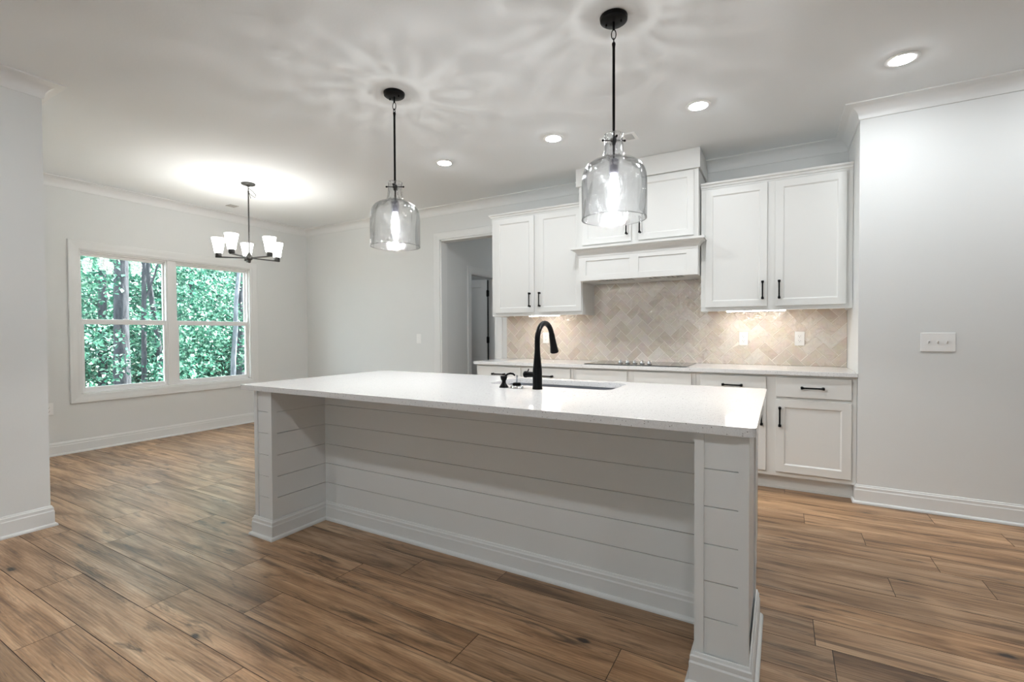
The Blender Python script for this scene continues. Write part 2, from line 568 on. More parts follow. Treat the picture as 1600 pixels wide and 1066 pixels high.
def base_prof(hb):
    return [(0, 0), (0.028, 0), (0.028, 0.008), (0.0255, 0.014), (0.020, 0.018), (0.015, 0.0195), (0.015, hb - 0.036), (0.012, hb - 0.030),
            (0.012, hb - 0.014), (0.008, hb - 0.010), (0.006, hb - 0.002), (0.004, hb), (0, hb)]
BPF = base_prof(0.130)
struct('baseboard_left', MB().sweep([(XP, YF), (XP, YP), (XW, YP), (XW, YB), (-3.826, YB)], BPF, ident), 'trim')
struct('baseboard_right', MB().sweep([(XR, YR + 0.075), (XR, YR), (XE, YR)], BPF, ident), 'trim')
struct('baseboard_passage', MB().sweep([(DX0, YB + TB), (DX0, HD0 - 0.09)], BPF, ident), 'trim')

CAS = [(0, 0), (0, 0.009), (-0.006, 0.012), (-0.030, 0.013), (-0.062, 0.018), (-0.084, 0.019), (-0.090, 0.014), (-0.090, 0)]
# casing profile: offset to the right of travel is towards the opening, so the outer edge is negative
def casing(path, mp, closed=False):
    return MB().sweep(path, CAS, mp, closed)
front = lambda a, b, h: (a, YB - h, b)
struct('trim_3', casing([(DX0 - 0.003, 0), (DX0 - 0.003, DZ + 0.003), (DX1 + 0.003, DZ + 0.003), (DX1 + 0.003, 0)], front), 'trim')
mb = MB().box(DX0, DX0 + 0.018, YB - 0.002, YB + TB + 0.002, 0, DZ).box(DX1 - 0.018, DX1, YB - 0.002, YB + TB + 0.002, 0, DZ).box(DX0, DX1, YB - 0.002, YB + TB + 0.002, DZ - 0.018, DZ)
struct('trim_4', mb, 'trim')
pas = lambda a, b, h: (DX0 + h, a, b)
struct('trim_5', casing([(HD0, 0), (HD0, HDZ), (HD1, HDZ), (HD1, 0)], pas), 'trim')
mb = MB().box(DX0 - TB, DX0 + 0.001, HD0, HD0 + 0.012, 0, HDZ).box(DX0 - TB, DX0 + 0.001, HD1 - 0.012, HD1, 0, HDZ).box(DX0 - TB, DX0 + 0.001, HD0, HD1, HDZ - 0.012, HDZ)
mb.box(DX0 - TB + 0.045, DX0 - TB + 0.057, HD0 + 0.012, HD0 + 0.022, 0, HDZ - 0.012)
struct('trim_6', mb, 'trim')

# open panel door in the passage, swung into the far room
def passage_door():
    d = thing('door_1', (DX0 - TB, HD1, 0), None, None, kind='structure')
    x1, x0 = DX0 - TB - 0.022, DX0 - TB - 0.60
    yf = HD1 - 0.050
    mb = MB()
    zs = [(0.22, 0.845), (1.045, 1.90)]
    sx0, sx1 = x0 + 0.11, x1 - 0.11
    mb.box(x0, sx0, yf, yf + 0.035, 0.012, HDZ - 0.02).box(sx1, x1, yf, yf + 0.035, 0.012, HDZ - 0.02)
    mb.box(sx0, sx1, yf, yf + 0.035, 0.012, 0.22).box(sx0, sx1, yf, yf + 0.035, 0.845, 1.045).box(sx0, sx1, yf, yf + 0.035, 1.90, HDZ - 0.02)
    for a, b in zs: mb.box(sx0, sx1, yf + 0.010, yf + 0.028, a, b)
    obj('door_slab', mb, 'trim', d, bevel=0.002)
    hx = DX0 - TB - 0.010
    obj('door_gap_shade', MB().box(hx - 0.006, hx + 0.006, yf, yf + 0.012, 0.012, HDZ - 0.03), 'black', d)  # black strip paints in the dark gap beside the hinges
    for z in (0.22, 1.10, 1.80):
        obj('door_hinge', MB().lathe([(0, -0.05), (0.011, -0.05), (0.013, -0.045), (0.013, 0.045), (0.011, 0.05), (0, 0.05)], (hx + 0.004, yf - 0.010, z), 16)
            .box(hx - 0.020, hx + 0.024, yf - 0.004, yf + 0.002, z - 0.045, z + 0.045), 'black', d)
passage_door()

# ------------------------------------------------------------------ double window
def window():
    w = thing('window_1', (XW, (WY0 + WY1) / 2, WZ0), None, None, kind='structure')
    win = lambda a, b, h: (XW + h, a, b)
    obj('window_casing', casing([(WY0, WZ0), (WY0, WZ1), (WY1, WZ1), (WY1, WZ0)], win, True), 'trim', w)
    j = 0.020
    mb = MB()                                   # jamb liner
    xa, xb = XW - 0.13, XW + 0.004
    mb.box(xa, xb, WY0, WY0 + j * 0.6, WZ0, WZ1).box(xa, xb, WY1 - j * 0.6, WY1, WZ0, WZ1).box(xa, xb, WY0, WY1, WZ0, WZ0 + j * 0.6).box(xa, xb, WY0, WY1, WZ1 - j * 0.6, WZ1)
    obj('window_jamb', mb, 'trim', w, bevel=0.001)
    my = (2.853 + 2.985) / 2
    obj('window_mullion', MB().box(XW - 0.12, XW - 0.018, my - 0.044, my + 0.044, WZ0 + 0.012, WZ1 - 0.012), 'vinyl', w, bevel=0.002)
    for (ya, yb) in ((WY0 + 0.012, my - 0.044), (my + 0.044, WY1 - 0.012)):
        # fixed vinyl frame
        mb = MB()
        za, zb = WZ0 + 0.012, WZ1 - 0.012
        for q0, q1, dd in ((XW - 0.105, XW - 0.030, 0.014),):
            mb.box(q0, q1, ya, ya + dd, za, zb).box(q0, q1, yb - dd, yb, za, zb).box(q0, q1, ya, yb, za, za + dd).box(q0, q1, ya, yb, zb - dd, zb)
        fr = obj('window_frame', mb, 'vinyl', w, bevel=0.0015)
        zm = 1.342
        def sash(nm, xs, s0, s1, rail_b, rail_t, stile):
            y0, y1 = ya + 0.010, yb - 0.010
            mb = MB()
            mb.box(xs - 0.030, xs, y0, y0 + stile, s0, s1).box(xs - 0.030, xs, y1 - stile, y1, s0, s1)
            mb.box(xs - 0.030, xs, y0 + stile, y1 - stile, s0, s0 + rail_b).box(xs - 0.030, xs, y0 + stile, y1 - stile, s1 - rail_t, s1)
            so = obj(nm, mb, 'vinyl', w, bevel=0.002)
            obj('pane', MB().box(xs - 0.018, xs - 0.014, y0 + stile - 0.002, y1 - stile + 0.002, s0 + rail_b - 0.002, s1 - rail_t + 0.002), 'pane', so)
            return so
        sash('upper_sash', XW - 0.075, zm - 0.010, zb - 0.006, 0.040, 0.036, 0.016)
        lo = sash('lower_sash', XW - 0.040, za + 0.006, zm + 0.026, 0.046, 0.052, 0.026)
        obj('sash_lock', MB().box(XW - 0.062, XW - 0.045, (ya + yb) / 2 - 0.025, (ya + yb) / 2 + 0.025, zm + 0.026, zm + 0.036), 'vinyl', lo, bevel=0.003)
window()

def add_fill_window():  # unseen window, added so skylight fills the island front
    w = thing('fill_window', ((FX0 + FX1) / 2, YF, FZ0), None, None, kind='structure')
    d = 0.05
    mb = MB().box(FX0, FX0 + d, YF - 0.09, YF - 0.02, FZ0, FZ1).box(FX1 - d, FX1, YF - 0.09, YF - 0.02, FZ0, FZ1).box(FX0, FX1, YF - 0.09, YF - 0.02, FZ0, FZ0 + d).box(FX0, FX1, YF - 0.09, YF - 0.02, FZ1 - d, FZ1)
    for x in (FX0 + (FX1 - FX0) / 3, FX0 + 2 * (FX1 - FX0) / 3): mb.box(x - 0.03, x + 0.03, YF - 0.09, YF - 0.02, FZ0, FZ1)
    fr = obj('window_frame', mb, 'vinyl', w)
    obj('pane', MB().box(FX0 + d, FX1 - d, YF - 0.055, YF - 0.050, FZ0 + d, FZ1 - d), 'pane', fr)
add_fill_window()

# ------------------------------------------------------------------ cabinetry
def rect_door(mb, x0, x1, z0, z1, yf, fr=0.056, t=0.019, rec=0.008, slope=0.009):
    """shaker style front facing -y: frame, sloped inner edge, recessed panel"""
    a = [(x0, z0), (x1, z0), (x1, z1), (x0, z1)]
    b = [(x0 + fr, z0 + fr), (x1 - fr, z0 + fr), (x1 - fr, z1 - fr), (x0 + fr, z1 - fr)]
    g = fr + slope
    c = [(x0 + g, z0 + g), (x1 - g, z0 + g), (x1 - g, z1 - g), (x0 + g, z1 - g)]
    vs = [(x, yf, z) for x, z in a] + [(x, yf, z) for x, z in b] + [(x, yf + rec, z) for x, z in c] + [(x, yf + t, z) for x, z in a]
    fs = []
    for i in range(4):
        j = (i + 1) % 4
        fs += [(i, j, 4 + j, 4 + i), (4 + i, 4 + j, 8 + j, 8 + i), (12 + i, 12 + j, j, i)]
    fs += [(8, 9, 10, 11), (15, 14, 13, 12)]
    return mb.add(vs, fs)

def pull(c, vertical, parent, L=0.148):
    """black bar pull with flared ends standing off the front at y = c[1]"""
    x, y, z = c
    mb = MB()
    h = L / 2
    def pt(s, off): return (x, y - off, z + s) if vertical else (x + s, y - off, z)
    mb.tube([pt(-h + 0.004, 0.026), pt(h - 0.004, 0.026)], 0.0060, 10)
    for s in (-1, 1):
        mb.tube([pt(s * (h - 0.008), 0.0), pt(s * (h - 0.008), 0.020), pt(s * (h - 0.008), 0.032)], [0.0105, 0.0078, 0.0090], 10)
        mb.tube([pt(s * (h - 0.022), 0.026), pt(s * (h - 0.008), 0.026), pt(s * h, 0.026)], [0.0062, 0.0105, 0.0100], 10)
    return obj('handle', mb, 'black', parent, smooth=40)

def cabinet(name, label, x0, x1, z0, z1, yf, yb, group=None):
    return thing(name, ((x0 + x1) / 2, yf, z0), label, 'cabinet', group)

FY = 4.125          # face frame of the base cabinets
def base_cabinet(label, x0, x1, splits, handles, right_filler=0.0):
    t = cabinet('base_cabinet', label, x0, x1, 0.0, 0.884, FY, YB)
    z0, z1 = 0.112, 0.8835
    mb = MB().box(x0, x0 + 0.018, FY + 0.019, YB - 0.002, z0, z1).box(x1 - 0.018, x1, FY + 0.019, YB - 0.002, z0, z1)
    mb.box(x0 + 0.018, x1 - 0.018, FY + 0.019, YB - 0.002, z0, z0 + 0.018).box(x0 + 0.018, x1 - 0.018, YB - 0.014, YB - 0.002, z0, z1)
    mb.box(x0 + 0.018, x1 - 0.018, FY + 0.019, YB - 0.014, z1 - 0.03, z1 - 0.012)
    obj('body', mb, 'cabinet', t)
    (a0, a1), (b0, b1) = splits
    mb = MB().box(x0, a0 + 0.012, FY, FY + 0.019, z0, z1).box(a1 - 0.012, b0 + 0.012, FY, FY + 0.019, z0, z1).box(b1 - 0.012, x1, FY, FY + 0.019, z0, z1)
    for p0, p1 in splits:
        mb.box(p0 + 0.012, p1 - 0.012, FY, FY + 0.019, z0, z0 + 0.048).box(p0 + 0.012, p1 - 0.012, FY, FY + 0.019, 0.690, 0.730).box(p0 + 0.012, p1 - 0.012, FY, FY + 0.019, z1 - 0.034, z1)
    obj('face_frame', mb, 'cabinet', t)
    obj('toe_kick', MB().box(x0, x1, 4.186, 4.200, 0.0, z0).box(x0, x1, 4.178, 4.186, 0.0, 0.014), 'cabinet', t)
    yd = FY - 0.019
    for k, (p0, p1) in enumerate(splits):
        dr = obj('drawer', MB().box(p0, p1, yd, yd + 0.019, 0.716, 0.864), 'cabinet', t, bevel=0.0025)
        if handles[0]: pull(((p0 + p1) / 2, yd, 0.792), False, dr)
        do = obj('door', rect_door(MB(), p0, p1, 0.148, 0.696, yd), 'cabinet', t, bevel=0.0015)
        side = handles[1][k]
        hx = p0 + 0.027 if side == 'l' else p1 - 0.030
        pull((hx, yd, 0.567), True, do)
    return t
base_cabinet('white base cabinet at the left end of the back run beside the doorway', -2.764, -1.684, ((-2.732, -2.239), (-2.207, -1.712)), (True, ('r', 'l')))
base_cabinet('white base cabinet under the black glass cooktop', -1.682, -0.610, ((-1.652, -1.177), (-1.113, -0.643)), (False, ('r', 'l')))
base_cabinet('white base cabinet at the right end of the back run against the grey wall', -0.608, XR - 0.002, ((-0.574, -0.102), (-0.037, 0.434)), (True, ('r', 'l')))

def small_crown(x0, x1, yf, z0, yb, left=True, right=True):
    pr = [(0, z0), (0.004, z0), (0.006, z0 + 0.012), (0.014, z0 + 0.016), (0.018, z0 + 0.030), (0.030, z0 + 0.038), (0.033, z0 + 0.052), (0, z0 + 0.052)]
    path = []
    if left: path.append((x0, yb))
    path += [(x0, yf), (x1, yf)]
    if right: path.append((x1, yb))
    return MB().sweep(path, pr, ident)

UF, UB = 4.411, YB - 0.002
def wall_cabinet(label, x0, x1, doors, hxs, left_ret, right_ret):
    z0, z1 = 1.385, 2.470
    t = cabinet('wall_cabinet', label, x0, x1, z0, z1, UF, UB)
    mb = MB().box(x0, x0 + 0.016, UF + 0.019, UB, z0, z1).box(x1 - 0.016, x1, UF + 0.019, UB, z0, z1).box(x0 + 0.016, x1 - 0.016, UF + 0.019, UB, z1 - 0.03, z1 - 0.012)
    mb.box(x0 + 0.016, x1 - 0.016, UB - 0.010, UB, z0 + 0.020, z1)
    obj('body', mb, 'cabinet', t)
    obj('bottom_panel', MB().box(x0 + 0.016, x1 - 0.016, UF + 0.019, UB, z0 + 0.012, z0 + 0.024), 'ply', t)['label'] = 'bare wood underside'
    (a0, a1), (b0, b1) = doors
    mb = MB().box(x0, a0 + 0.012, UF, UF + 0.019, z0, z1).box(a1 - 0.012, b0 + 0.012, UF, UF + 0.019, z0, z1).box(b1 - 0.012, x1, UF, UF + 0.019, z0, z1)
    for p0, p1 in doors: mb.box(p0 + 0.012, p1 - 0.012, UF, UF + 0.019, z0, z0 + 0.045).box(p0 + 0.012, p1 - 0.012, UF, UF + 0.019, 2.40, z1)
    obj('face_frame', mb, 'cabinet', t)
    obj('crown', small_crown(x0, x1, UF, 2.431, UB, left_ret, right_ret), 'cabinet', t)
    yd = UF - 0.019
    for (p0, p1), hx in zip(doors, hxs):
        do = obj('door', rect_door(MB(), p0, p1, 1.418, 2.420, yd, fr=0.052), 'cabinet', t, bevel=0.0015)
        pull((hx, yd, 1.549), True, do)
    return t
wall_cabinet('white two-door wall cabinet left of the range hood', -2.748, -1.706, ((-2.698, -2.234), (-2.177, -1.712)), (-2.279, -2.165), True, False)
wall_cabinet('white two-door wall cabinet between the range hood and the grey wall', -0.612, XR - 0.002, ((-0.574, -0.107), (-0.046, 0.424)), (-0.138, -0.020), False, False)

# wooden hood with its own cabinet doors
def hood():
    x0, x1 = -1.703, -0.622
    yf = 4.318
    yd = yf - 0.019
    t = thing('range_hood', ((x0 + x1) / 2, yf, 1.70), 'white wooden range hood with small cabinet doors above the cooktop', 'range hood')
    mb = MB().box(x0, x0 + 0.018, yf + 0.019, UB, 1.70, 2.60).box(x1 - 0.018, x1, yf + 0.019, UB, 1.70, 2.60).box(x0, x1, UB - 0.012, UB, 1.96, 2.60)
    mb.box(x0 + 0.018, x1 - 0.018, yf + 0.019, UB - 0.012, 1.99, 2.005)
    mb.box(x0, -1.654, yf, yf + 0.019, 2.0, 2.61).box(-1.208, -1.118, yf, yf + 0.019, 2.0, 2.61).box(-0.669, x1, yf, yf + 0.019, 2.0, 2.61)
    mb.box(-1.654, -1.208, yf, yf + 0.019, 2.0, 2.052).box(-1.118, -0.669, yf, yf + 0.019, 2.0, 2.052).box(-1.654, -1.208, yf, yf + 0.019, 2.58, 2.61).box(-1.118, -0.669, yf, yf + 0.019, 2.58, 2.61)
    obj('body', mb, 'cabinet', t)
    obj('frieze', MB().box(-1.728, -0.606, 4.293, UB, 2.603, ZC - 0.001), 'cabinet', t, bevel=0.002)
    for (p0, p1), hx in (((-1.666, -1.196), -1.234), ((-1.130, -0.657), -1.113)):
        do = obj('door', rect_door(MB(), p0, p1, 2.040, 2.592, yd, fr=0.052), 'cabinet', t, bevel=0.0015)
        pull((hx, yd, 2.174), True, do)
    # mantel ledge with a cove under it
    pr = [(0, 1.925), (0.004, 1.925), (0.006, 1.945), (0.016, 1.965), (0.034, 1.982), (0.050, 1.990), (0.050, 1.996), (0.062, 1.997), (0.062, 2.016), (0, 2.016)]
    obj('mantel_shelf', MB().sweep([(x0, 4.39), (x0, 4.300), (x1 - 0.004, 4.300), (x1 - 0.004, 4.39)], pr, ident), 'cabinet', t)
    # lower front with two recessed panels
    mb = MB()
    ya, yb2 = 4.300, 4.318
    z0, z1 = 1.700, 1.990
    xs = [x0, -1.629, -1.210, -1.129, -0.718, x1]
    mb.box(xs[0], xs[1], ya, yb2, z0, z1).box(xs[2], xs[3], ya, yb2, z0, z1).box(xs[4], xs[5], ya, yb2, z0, z1)
    for a, b in ((1, 2), (3, 4)):
        mb.box(xs[a], xs[b], ya, yb2, z0, 1.754).box(xs[a], xs[b], ya, yb2, 1.887, z1).box(xs[a], xs[b], ya + 0.008, yb2, 1.754, 1.887)
    obj('apron_panel', mb, 'cabinet', t, bevel=0.001)
    # underside with the filter slots
    mb = MB().box(x0 + 0.018, x1 - 0.018, 4.319, 4.345, 1.702, 1.720).box(x0 + 0.018, x1 - 0.018, 4.50, UB - 0.012, 1.702, 1.720)
    mb.box(x0 + 0.018, -1.56, 4.345, 4.50, 1.702, 1.720).box(-0.755, x1 - 0.018, 4.345, 4.50, 1.702, 1.720).box(-1.205, -1.115, 4.345, 4.50, 1.702, 1.720)
    obj('underside', mb, 'cabinet', t)
    for a, b in ((-1.56, -1.205), (-1.115, -0.755)):
        mb = MB().box(a, b, 4.345, 4.50, 1.722, 1.735, 1)
        n = 9
        s = (b - a) / n
        for i in range(n + 1):
            mb.box(a + i * s - 0.007, a + i * s + 0.007, 4.345, 4.50, 1.706, 1.722, 0) if 0 < i < n else mb.box(a + (0 if i == 0 else -0.010 + n * s), a + (0.010 if i == 0 else n * s), 4.345, 4.50, 1.706, 1.722, 0)
        obj('vent_grille', mb, ['cabinet', 'slot'], t)
hood()

# ------------------------------------------------------------------ stone tops
def round_rect(x0, x1, y0, y1, r, n=6, corners=(1, 1, 1, 1)):
    pts = []
    for (cx, cy, a0, on) in ((x1 - r, y0 + r, -PI / 2, corners[0]), (x1 - r, y1 - r, 0, corners[1]), (x0 + r, y1 - r, PI / 2, corners[2]), (x0 + r, y0 + r, PI, corners[3])):
        if on:
            for i in range(n + 1):
                a = a0 + PI / 2 * i / n
                pts.append((cx + r * math.cos(a), cy + r * math.sin(a)))
        else:
            pts.append((x1 if a0 in (-PI / 2, 0) else x0, y0 if a0 in (-PI / 2, PI) else y1))
    return pts

def slab(name, m, outer, hole, z0, z1, bevel=0.003):
    bm = bmesh.new()
    rings = []
    for loop in [outer] + ([hole] if hole else []):
        vs = [bm.verts.new((x, y, z1)) for x, y in loop]
        es = [bm.edges.new((vs[i], vs[(i + 1) % len(vs)])) for i in range(len(vs))]
        rings.append((vs, es))
    bmesh.ops.triangle_fill(bm, use_beauty=True, use_dissolve=False, edges=[e for _, es in rings for e in es])
    top = list(bm.faces)
    low = {}
    for vs, _ in rings:
        for v in vs: low[v] = bm.verts.new((v.co.x, v.co.y, z0))
    for f in top: bm.faces.new([low[v] for v in reversed(f.verts)])
    for vs, _ in rings:
        for i in range(len(vs)):
            a, b = vs[i], vs[(i + 1) % len(vs)]
            bm.faces.new([a, b, low[b], low[a]])
    bmesh.ops.recalc_face_normals(bm, faces=bm.faces)
    me = bpy.data.meshes.new(name)
    bm.to_mesh(me); bm.free()
    me.materials.append(MT[m])
    o = bpy.data.objects.new(name, me)
    C.objects.link(o)
    b = o.modifiers.new('bevel', 'BEVEL'); b.width = bevel; b.segments = 2; b.limit_method = 'ANGLE'; b.angle_limit = math.radians(50)
    return o

tag(slab('countertop', 'quartz', [(-2.784, 4.0855), (XR - 0.001, 4.0855), (XR - 0.001, YB - 0.0005), (-2.784, YB - 0.0005)], None, 0.884, 0.914),
    'white quartz countertop along the back wall under the beige tile', 'countertop')
ZI = 0.902
tag(slab('island_countertop', 'quartz', round_rect(-2.868, -0.068, 1.685, 2.895, 0.022), round_rect(-1.56, -0.79, 2.435, 2.805, 0.06), ZI - 0.030, ZI),
    'large white speckled quartz top on the shiplap island', 'countertop')

# herringbone tile
def backsplash():
    mb = MB()
    w, L = 0.0762, 0.1524
    g = 0.0020
    rng = random.Random(11)
    c, s = math.cos(PI / 4), math.sin(PI / 4)
    xa, xb = -2.764, XR - 0.001
    za, zb = 0.9145, 1.72
    yf = YB - 0.009
    ox, oz = -1.314, 1.115
    def clip(poly, keep):
        out = []
        for i in range(len(poly)):
            p, q = poly[i], poly[(i + 1) % len(poly)]
            a, b = keep(p), keep(q)
            if a >= 0: out.append(p)
            if a * b < 0:
                t = a / (a - b)
                out.append((p[0] + (q[0] - p[0]) * t, p[1] + (q[1] - p[1]) * t))
        return out
    for i in range(-30, 31):
        for j in range(-30, 31):
            bx, by = i * 1 + j * 2, i * 1 - j * 2
            for (qx, qy, lx, ly) in ((bx, by, 2, 1), (bx + 2, by - 1, 1, 2)):
                x0, x1 = qx * w + g, (qx + lx) * w - g
                y0, y1 = qy * w + g, (qy + ly) * w - g
                quad = [(x0, y0), (x1, y0), (x1, y1), (x0, y1)]
                P = [(ox + (x * c - y * s), oz + (x * s + y * c)) for x, y in quad]
                for k in (lambda p: p[0] - xa, lambda p: xb - p[0], lambda p: p[1] - za, lambda p: zb - p[1]):
                    P = clip(P, k)
                    if len(P) < 3: break
                if len(P) < 3: continue
                mx = sum(p[0] for p in P) / len(P); mz = sum(p[1] for p in P) / len(P)
                if mz > 1.42 and not (-1.75 < mx < -0.57): continue
                tx, tz = rng.gauss(0, 0.012), rng.gauss(0, 0.012)
                dy = rng.uniform(-0.0005, 0.0005)
                fr = [(px, yf + dy + (px - mx) * tx + (pz - mz) * tz, pz) for px, pz in P]
                b = 0.0016
                inn = []
                for (px, pz) in P:
                    d = math.hypot(px - mx, pz - mz) or 1
                    k = max(0.0, 1 - b * 1.4 / d)
                    ix, iz = mx + (px - mx) * k, mz + (pz - mz) * k
                    inn.append((ix, yf + dy + (ix - mx) * tx + (iz - mz) * tz, iz))
                n = len(P)
                vs = inn + [(x, y + 0.0012, z) for x, y, z in fr] + [(px, YB - 0.003, pz) for px, pz in P]
                fs = [tuple(range(n))]
                for q in range(n):
                    r = (q + 1) % n
                    fs += [(q, n + q, n + r, r), (n + q, 2 * n + q, 2 * n + r, n + r)]
                mb.add(vs, fs)
    mb.box(xa, xb, YB - 0.0068, YB - 0.0005, za, 1.42, 1)
    mb.box(-1.70, -0.62, YB - 0.0068, YB - 0.0005, 1.42, 1.72, 1)
    o = struct('wall_tile', mb, ['tile', 'grout'])
    return o
backsplash()

# ------------------------------------------------------------------ island
def shiplap(mb, a0, a1, z0, z1, grooves, mp, depth=0.008, gap=0.0032):
    """boards in a plane; mp(a, d, z) with d = depth behind the face"""
    zs = [z0] + sorted(grooves) + [z1]
    for i in range(len(zs) - 1):
        lo = zs[i] + (gap / 2 if i else 0); hi = zs[i + 1] - (gap / 2 if i < len(zs) - 2 else 0)
        p = [mp(a0, 0, lo), mp(a1, depth, hi)]
        mb.box(p[0][0], p[1][0], p[0][1], p[1][1], lo, hi)
    p = [mp(a0, depth, z0), mp(a1, depth + 0.006, z1)]
    mb.box(p[0][0], p[1][0], p[0][1], p[1][1], z0, z1)

def island():
    t = thing('kitchen_island', (-1.42, 2.2, 0), 'long white kitchen island with shiplap front and panelled end posts', 'kitchen island')
    ZT = ZI - 0.0305
    G = [0.237, 0.363, 0.490, 0.619, 0.747]
    PY, IY, EB = 1.710, 2.086, 2.250
    LX0, LX1, RX0, RX1 = -2.760, -2.592, -0.257, -0.089
    for (x0, x1, inner) in ((LX0, LX1, LX1), (RX0, RX1, RX0)):
        post = obj('end_post', MB().box(x0 + 0.022, x1 - 0.022, PY + 0.022, EB - 0.002, 0.0, ZT), 'island', t)
        rec = 0.007
        mb = MB()                                      # front: stiles and boards
        mb.box(x0, x0 + 0.030, PY, PY + 0.022, 0.0, ZT).box(x1 - 0.032, x1, PY, PY + 0.022, 0.0, ZT)
        shiplap(mb, x0 + 0.030, x1 - 0.032, 0.0, ZT, G, lambda a, d, z: (a, PY + rec + d, z))
        obj('post_front', mb, 'island', post)
        outer = x1 if inner == x0 else x0
        sg = 1 if outer == x1 else -1
        # outer side: stile, rail, stile, with boards between
        mb = MB()
        mb.box(outer, outer - sg * 0.022, PY + 0.022, PY + 0.060, 0.0, ZT).box(outer, outer - sg * 0.022, EB - 0.07, EB, 0.0, ZT)
        mb.box(outer, outer - sg * 0.022, PY + 0.060, EB - 0.07, ZT - 0.055, ZT)
        shiplap(mb, PY + 0.060, EB - 0.07, 0.0, ZT - 0.055, G, lambda a, d, z: (outer - sg * (rec + d), a, z))
        obj('post_side', mb, 'island', post)
        # knee-space side
        s2 = -sg
        mb = MB()
        mb.box(inner, inner - s2 * 0.022, PY + 0.022, PY + 0.034, 0.0, ZT)
        shiplap(mb, PY + 0.034, IY, 0.0, ZT, G, lambda a, d, z: (inner - s2 * (0.003 + d), a, z))
        obj('post_inner_side', mb, 'island', post)
    mb = MB()
    shiplap(mb, LX1 - 0.003, RX0 + 0.003, 0.0, ZT, G, lambda a, d, z: (a, IY + d, z))
    obj('shiplap_panel', mb, 'island', t)
    ip = base_prof(0.115)
    mb = MB().sweep([(LX0, EB), (LX0, PY), (LX1, PY), (LX1, IY), (RX0, IY), (RX0, PY), (RX1, PY), (RX1, EB)], ip, ident)
    obj('baseboard', mb, 'island', t)
    # cabinet behind the panel
    x0, x1, yb = -2.748, -0.108, 2.862
    mb = MB().box(x0, x0 + 0.018, EB, yb, 0.11, ZT).box(x1 - 0.018, x1, EB, yb, 0.11, ZT).box(x0 + 0.018, x1 - 0.018, EB, yb, 0.11, 0.128).box(x0 + 0.018, x1 - 0.018, EB, EB + 0.015, 0.128, ZT)
    mb.box(x0, x1, EB, yb - 0.075, 0.0, 0.11)
    obj('body', mb, 'island', t)
    n = 5
    w = (x1 - x0 - 0.06) / n
    for i in range(n):
        a = x0 + 0.03 + i * w
        do = MB()
        rect_door(do, a + 0.012, a + w - 0.012, 0.148, 0.84, 0)
        do.v = [(x, yb + 0.019 - y, z) for x, y, z in do.v]
        d = obj('door', do, 'island', t)
    mb = MB()
    for i in range(n + 1):
        a = x0 + 0.03 + i * w
        mb.box(a - 0.03, a + 0.03, yb - 0.019, yb - 0.0005, 0.11, ZT)
    mb.box(x0, x1, yb - 0.019, yb - 0.0005, ZT - 0.03, ZT).box(x0, x1, yb - 0.019, yb - 0.0005, 0.11, 0.155)
    obj('face_frame', mb, 'island', t)
island()

# sink, faucet, dispenser, switch
def sink():
    mb = MB()
    n = 6
    z1, z0 = ZI - 0.031, ZI - 0.24
    loops = [(round_rect(-1.585, -0.765, 2.41, 2.83, 0.075, n), z1), (round_rect(-1.556, -0.794, 2.439, 2.801, 0.058, n), z1), (round_rect(-1.553, -0.797, 2.442, 2.798, 0.056, n), z1 - 0.02),
             (round_rect(-1.540, -0.810, 2.455, 2.785, 0.055, n), z0 + 0.02), (round_rect(-1.52, -0.83, 2.475, 2.765, 0.05, n), z0)]
    vs = []
    for lp, z in loops: vs += [(x, y, z) for x, y in lp]
    k = len(loops[0][0])
    fs = []
    for a in range(len(loops) - 1):
        for i in range(k):
            j = (i + 1) % k
            fs.append((a * k + i, a * k + j, (a + 1) * k + j, (a + 1) * k + i))
    fs.append(tuple((len(loops) - 1) * k + i for i in range(k)))
    mb.add(vs, fs)
    t = thing('kitchen_sink', (-1.175, 2.62, z0), 'stainless steel undermount sink set into the island top', 'sink')
    o = obj('basin', mb, 'steel', t, smooth=40)
    so = o.modifiers.new('sheet', 'SOLIDIFY'); so.thickness = 0.0012; so.offset = -1
    obj('drain', MB().lathe([(0, 0.004), (0.032, 0.004), (0.043, 0.0035), (0.045, 0.0012), (0, 0.0012)], (-1.175, 2.68, z0), 24), 'chrome', t, smooth=40)
sink()

